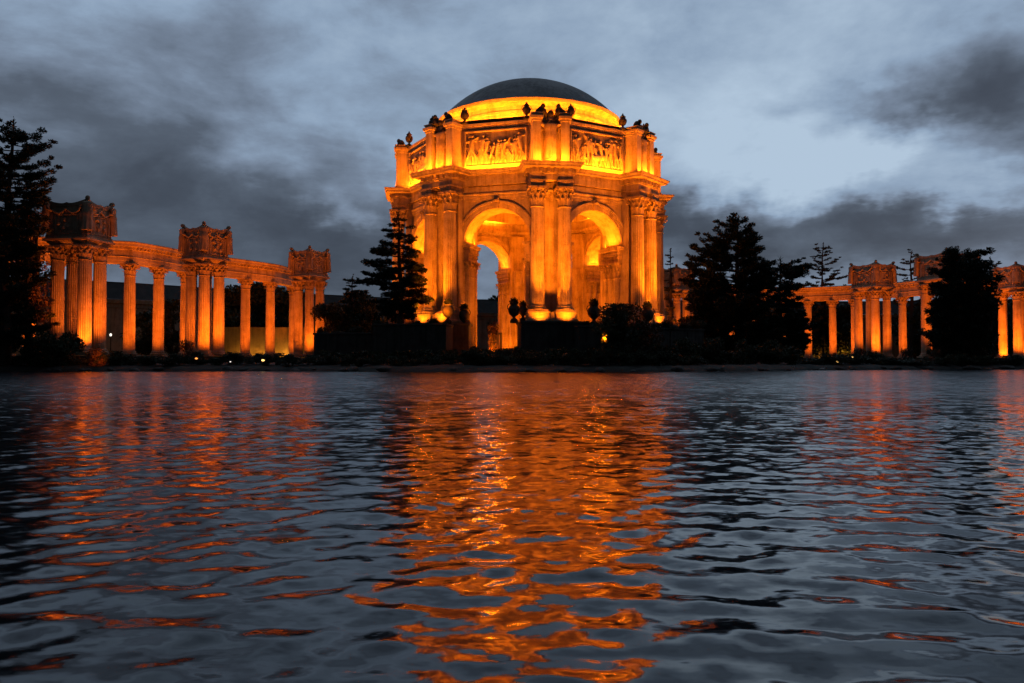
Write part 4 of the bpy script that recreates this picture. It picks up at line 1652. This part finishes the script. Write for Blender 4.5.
# shrubs along the bank
SH_ = [clump_meshes(71 + k, 2.2, 1.7, clumps=11, leaves=150, leaf=.26, low=.1, mat=M_LEAF) for k in range(3)]
FL_ = clump_meshes(76, 2.2, 1.7, clumps=11, leaves=110, leaf=.24, low=.1, mat=M_RED_LIT_LEAF)  # shrub variant with the amber floodlight already in its leaf colour
rs_ = random.Random(9)


def shrub(px, d, hgt, wid, label, group=None, mats=None):
    ms = mats or SH_[rs_.randrange(3)]
    plant('shrub', at(px, d, .55), ms, label, 'shrub', group, (wid / 1.7, wid / 1.7, hgt / 2.2), rs_.random() * 6)


shrub(60, 89.8, 3.9, 2.7, 'large rounded dark bush at the foot of the nearest left columns')
shrub(44, 91.5, 2.8, 2.4, 'dark bush left of the large rounded bush by the left columns')
shrub(95, 90.8, 2.1, 1.3, 'bush with amber-lit leaf colour under the nearest carved chest', mats=FL_)
shrub(116, 93, 1.8, 1.5, 'small dark bush right of the amber lit bush')
shrub(188, 101, 3.2, 1.6, 'amber tinged bush before the column left of the middle chest', mats=FL_)
shrub(858, 126, 2.6, 1.9, 'amber tinged bush at the foot of the right colonnade beside the first chest', mats=FL_)
shrub(873, 126, 2.2, 1.6, 'dark bush under the first carved chest of the right colonnade')
shrub(905, 126, 2.6, 1.7, 'amber tinged bush right of the first chest columns in the right colonnade', mats=FL_)
shrub(937, 119, 2.4, 1.7, 'amber tinged bush at the left foot of the dense column shaped tree', mats=FL_)
shrub(983, 119, 2.8, 1.8, 'amber tinged bush at the right foot of the dense column shaped tree', mats=FL_)
shrub(492, 104, 5.6, 1.6, 'dark reddish bush inside the left arch opening', mats=FL_)
BL = 'low dark shrub in the row along the lagoon bank'
BG_ = 'dark shrubs along the lagoon bank'
for px in range(-30, 318, 13):
    x = px + rs_.uniform(-4, 4)
    d = shore_y(wx(x, 90)) + rs_.uniform(2.6, 4.0)
    shrub(x, d, rs_.uniform(.9, 1.7), rs_.uniform(1.2, 1.9), BL, BG_)
for px in range(322, 480, 13):
    x = px + rs_.uniform(-4, 4)
    d = shore_y(wx(x, 87)) + rs_.uniform(3, 6)
    shrub(x, d, rs_.uniform(.8, 1.9), rs_.uniform(1.1, 1.8), BL, BG_)
for px in range(478, 700, 10):
    x = px + rs_.uniform(-4, 4)
    d = shore_y(wx(x, 86)) + rs_.uniform(3, 5)
    shrub(x, d, rs_.uniform(1.2, 2.0), rs_.uniform(1.1, 1.8), BL, BG_)
for px in range(690, 800, 11):
    x = px + rs_.uniform(-4, 4)
    d = shore_y(wx(x, 108)) + rs_.uniform(2.5, 6)
    shrub(x, d, rs_.uniform(1.8, 3.4), rs_.uniform(1.6, 2.4), BL, BG_)
for px in range(800, 1050, 11):
    x = px + rs_.uniform(-4, 4)
    d = shore_y(wx(x, 113)) + rs_.uniform(2.4, 4.5)
    shrub(x, d, rs_.uniform(.8, 1.8), rs_.uniform(1.3, 2.2), BL, BG_)
# plants growing on top of the planter walls
for px, d_, z_, h_, w_ in ((322, 102, 4.5, .9, 1.0), (337, 101.8, 4.5, .6, .9), (358, 101.5, 4.5, 1.1, 1.1), (378, 99.6, 5.45, .8, 1.0), (415, 99.0, 5.45, .7, .9), (432, 98.8, 5.45, 1.0, 1.0),
                          (586, 100.2, 5.3, .9, .9), (604, 100.6, 5.3, 1.3, 1.1), (660, 105.8, 5.3, .9, 1.0), (668, 106.4, 5.3, 1.4, 1.2), (682, 108.2, 5.3, 1.2, 1.3), (697, 110.2, 5.3, 1.6, 1.3)):
    plant('shrub', at(px, d_, z_), SH_[rs_.randrange(3)], 'small dark plant growing on top of a planter wall beside the rotunda', 'shrub', 'plants on the planter walls', (w_ / 1.7, w_ / 1.7, h_ / 2.2), rs_.random() * 6)
# clipped hedge in front of the central pedestal
def hedge(px0, px1, d, h, dep, label, seed):
    rng = np.random.RandomState(seed)
    x0, x1 = wx(px0, d), wx(px1, d)
    n = int((x1 - x0) * dep * 230)
    c = np.stack([rng.uniform(0, x1 - x0, n), rng.uniform(0, dep, n), h * rng.rand(n) ** .6], 1)
    c[:, 2] *= 1 + .12 * np.sin(c[:, 0] * 1.3 + 1) + .06 * np.sin(c[:, 0] * 3.7)
    ln = rng.uniform(.2, .42, n)
    V, Q = leaf_cloud(c, rng.normal(size=(n, 3)), ln, ln * .5, rng)
    o = fast_mesh('hedge', V, Q, M_LEAF)
    tag(link('hedge', o, None, (x0, d, .6)), label, 'hedge')


hedge(470, 612, 91.5, 1.9, 2.2, 'long dark hedge below the central pedestal of the rotunda', 3)
hedge(612, 700, 96, 2.4, 2.2, 'dark hedge below the planter wall at the right of the rotunda', 4)
hedge(318, 455, 93.5, 1.6, 1.8, 'dark hedge below the planter walls left of the rotunda', 5)

# ------------------------------------------------------------------ small things on the bank
def lamp_post(px, d, pyz, label):
    z0 = .9
    h = wz(pyz, d) - z0
    o = thing('garden_lamp', at(px, d, z0), label, 'lamp')
    m = MB()
    m.lathe([(.16, 0), (.16, .15), (.09, .25), (.06, .5), (.05, h - .35), (.1, h - .28), (.13, h - .22)], 12)
    m.build('pole', M_METAL, o, smooth=True)
    m = MB()
    m.lathe([(.08, h - .219), (.13, h - .12), (.14, h), (.11, h + .09), (.04, h + .14)], 14)
    m.build('globe', M_GLOBE, o, smooth=True)
    lamp('POINT', (0, -.6, h), None, 5, (1, .9, .7), o, size=.2)


lamp_post(110.5, 101, 334.5, 'white globe garden lamp glowing between the left columns')
lamp_post(3.5, 100, 347.5, 'small bluish white garden lamp at the far left edge')


def bank_flood(px, d, py, lens, label, s=1.0):
    z = wz(py, d)
    o = thing('bank_floodlight', at(px, d, .75), label, 'floodlight', 'floodlights on the bank', rz=0)
    m = MB()
    m.tube([(-.29 * s, 0, z - .75), (-.29 * s, 0, 0), (.29 * s, 0, 0), (.29 * s, 0, z - .75)], [.03] * 4, 6)
    m.build('bracket', M_METAL, o)
    m = MB()
    m.sweep([(-.26 * s, -.14), (.26 * s, -.14), (.2 * s, .16), (-.2 * s, .16)], [(0, z - .9), (.03, z - .88), (.03, z - .62), (0, z - .6)])
    m.prism([(-.25 * s, -.13), (.25 * s, -.13), (.19 * s, .15), (-.19 * s, .15)], z - .9, z - .6)
    hs = m.build('housing', M_METAL, o)
    m = MB()
    m.ellipsoid((0, -.17, z - .75), (.22 * s, .06, .13 * s), 12, 6)
    m.build('lens', lens, o)


bank_flood(197, 90.9, 358.5, M_LENS2, 'amber floodlight glowing on the bank below the middle carved chest', .75)
bank_flood(231, 91.8, 361.8, M_GLOBE, 'small pale light on the bank between two left columns', .45)
bank_flood(263.5, 92.2, 360.3, M_LENS, 'bright yellow floodlight on the bank near the right end of the left colonnade', .9)
bank_flood(837, 108, 361.5, M_LENS, 'bright yellow floodlight on the bank at the foot of the right colonnade', .9)
bank_flood(852, 109.5, 357, M_LENS, 'small yellow light between bushes under the right colonnade', .6)

# stones along the waterline
rk = np.random.RandomState(3)
ROCKS = []
for k in range(3):
    m = MB()
    m.ellipsoid((0, 0, 0), (.6, .45, .34), 12, 8)
    m.v = [(x * (1 + .25 * math.sin(3 * y + k * 2 + 5 * z)), y * (1 + .2 * math.sin(4 * x + k)), z * (1 + .2 * math.sin(5 * x + 3 * y + k))) for x, y, z in m.v]
    ROCKS.append(m.mesh('shore_rock', M_ROCK, True))
for i in range(70):
    x = rk.uniform(-62, 92)
    y0 = shore_y(x)
    o = link('shore_rock', ROCKS[i % 3], None, (x, y0 + rk.uniform(-.3, .8), .12 + rk.uniform(-.1, .15)), rk.rand() * 6)
    s = rk.uniform(.5, 1.4)
    o.scale = (s * 1.2, s, s * .8)
    tag(o, 'grey rock lying along the waterline of the lagoon', 'rock', 'rocks along the waterline')


# white water birds by the right bank
def bird(px, d, label, flip=1):
    m = MB()
    m.tube([(-.42, 0, .10), (-.25, 0, .16), (0, 0, .18), (.2, 0, .17), (.3, 0, .22), (.34, 0, .36), (.36, 0, .48), (.42, 0, .52), (.5, 0, .50), (.58, 0, .48)],
           [.02, .10, .16, .13, .07, .05, .05, .065, .04, .012], 10)
    m.v = [(x * flip, y, z) for x, y, z in m.v]
    o = m.build('water_bird', M_BIRD, None, (wx(px, d), d, 0), smooth=True)
    tag(o, label, 'bird', 'pale birds on the water')


M_BIRD = stone('pale_feathers', (.55, .53, .5), (.4, .38, .36), streak=False)
bird(766, 98, 'leftmost pale bird swimming near the bank below the conifers', 1)
bird(797, 99, 'middle pale bird swimming near the bank below the conifers', -1)
bird(822, 100, 'rightmost pale bird swimming near the bank below the right colonnade', 1)
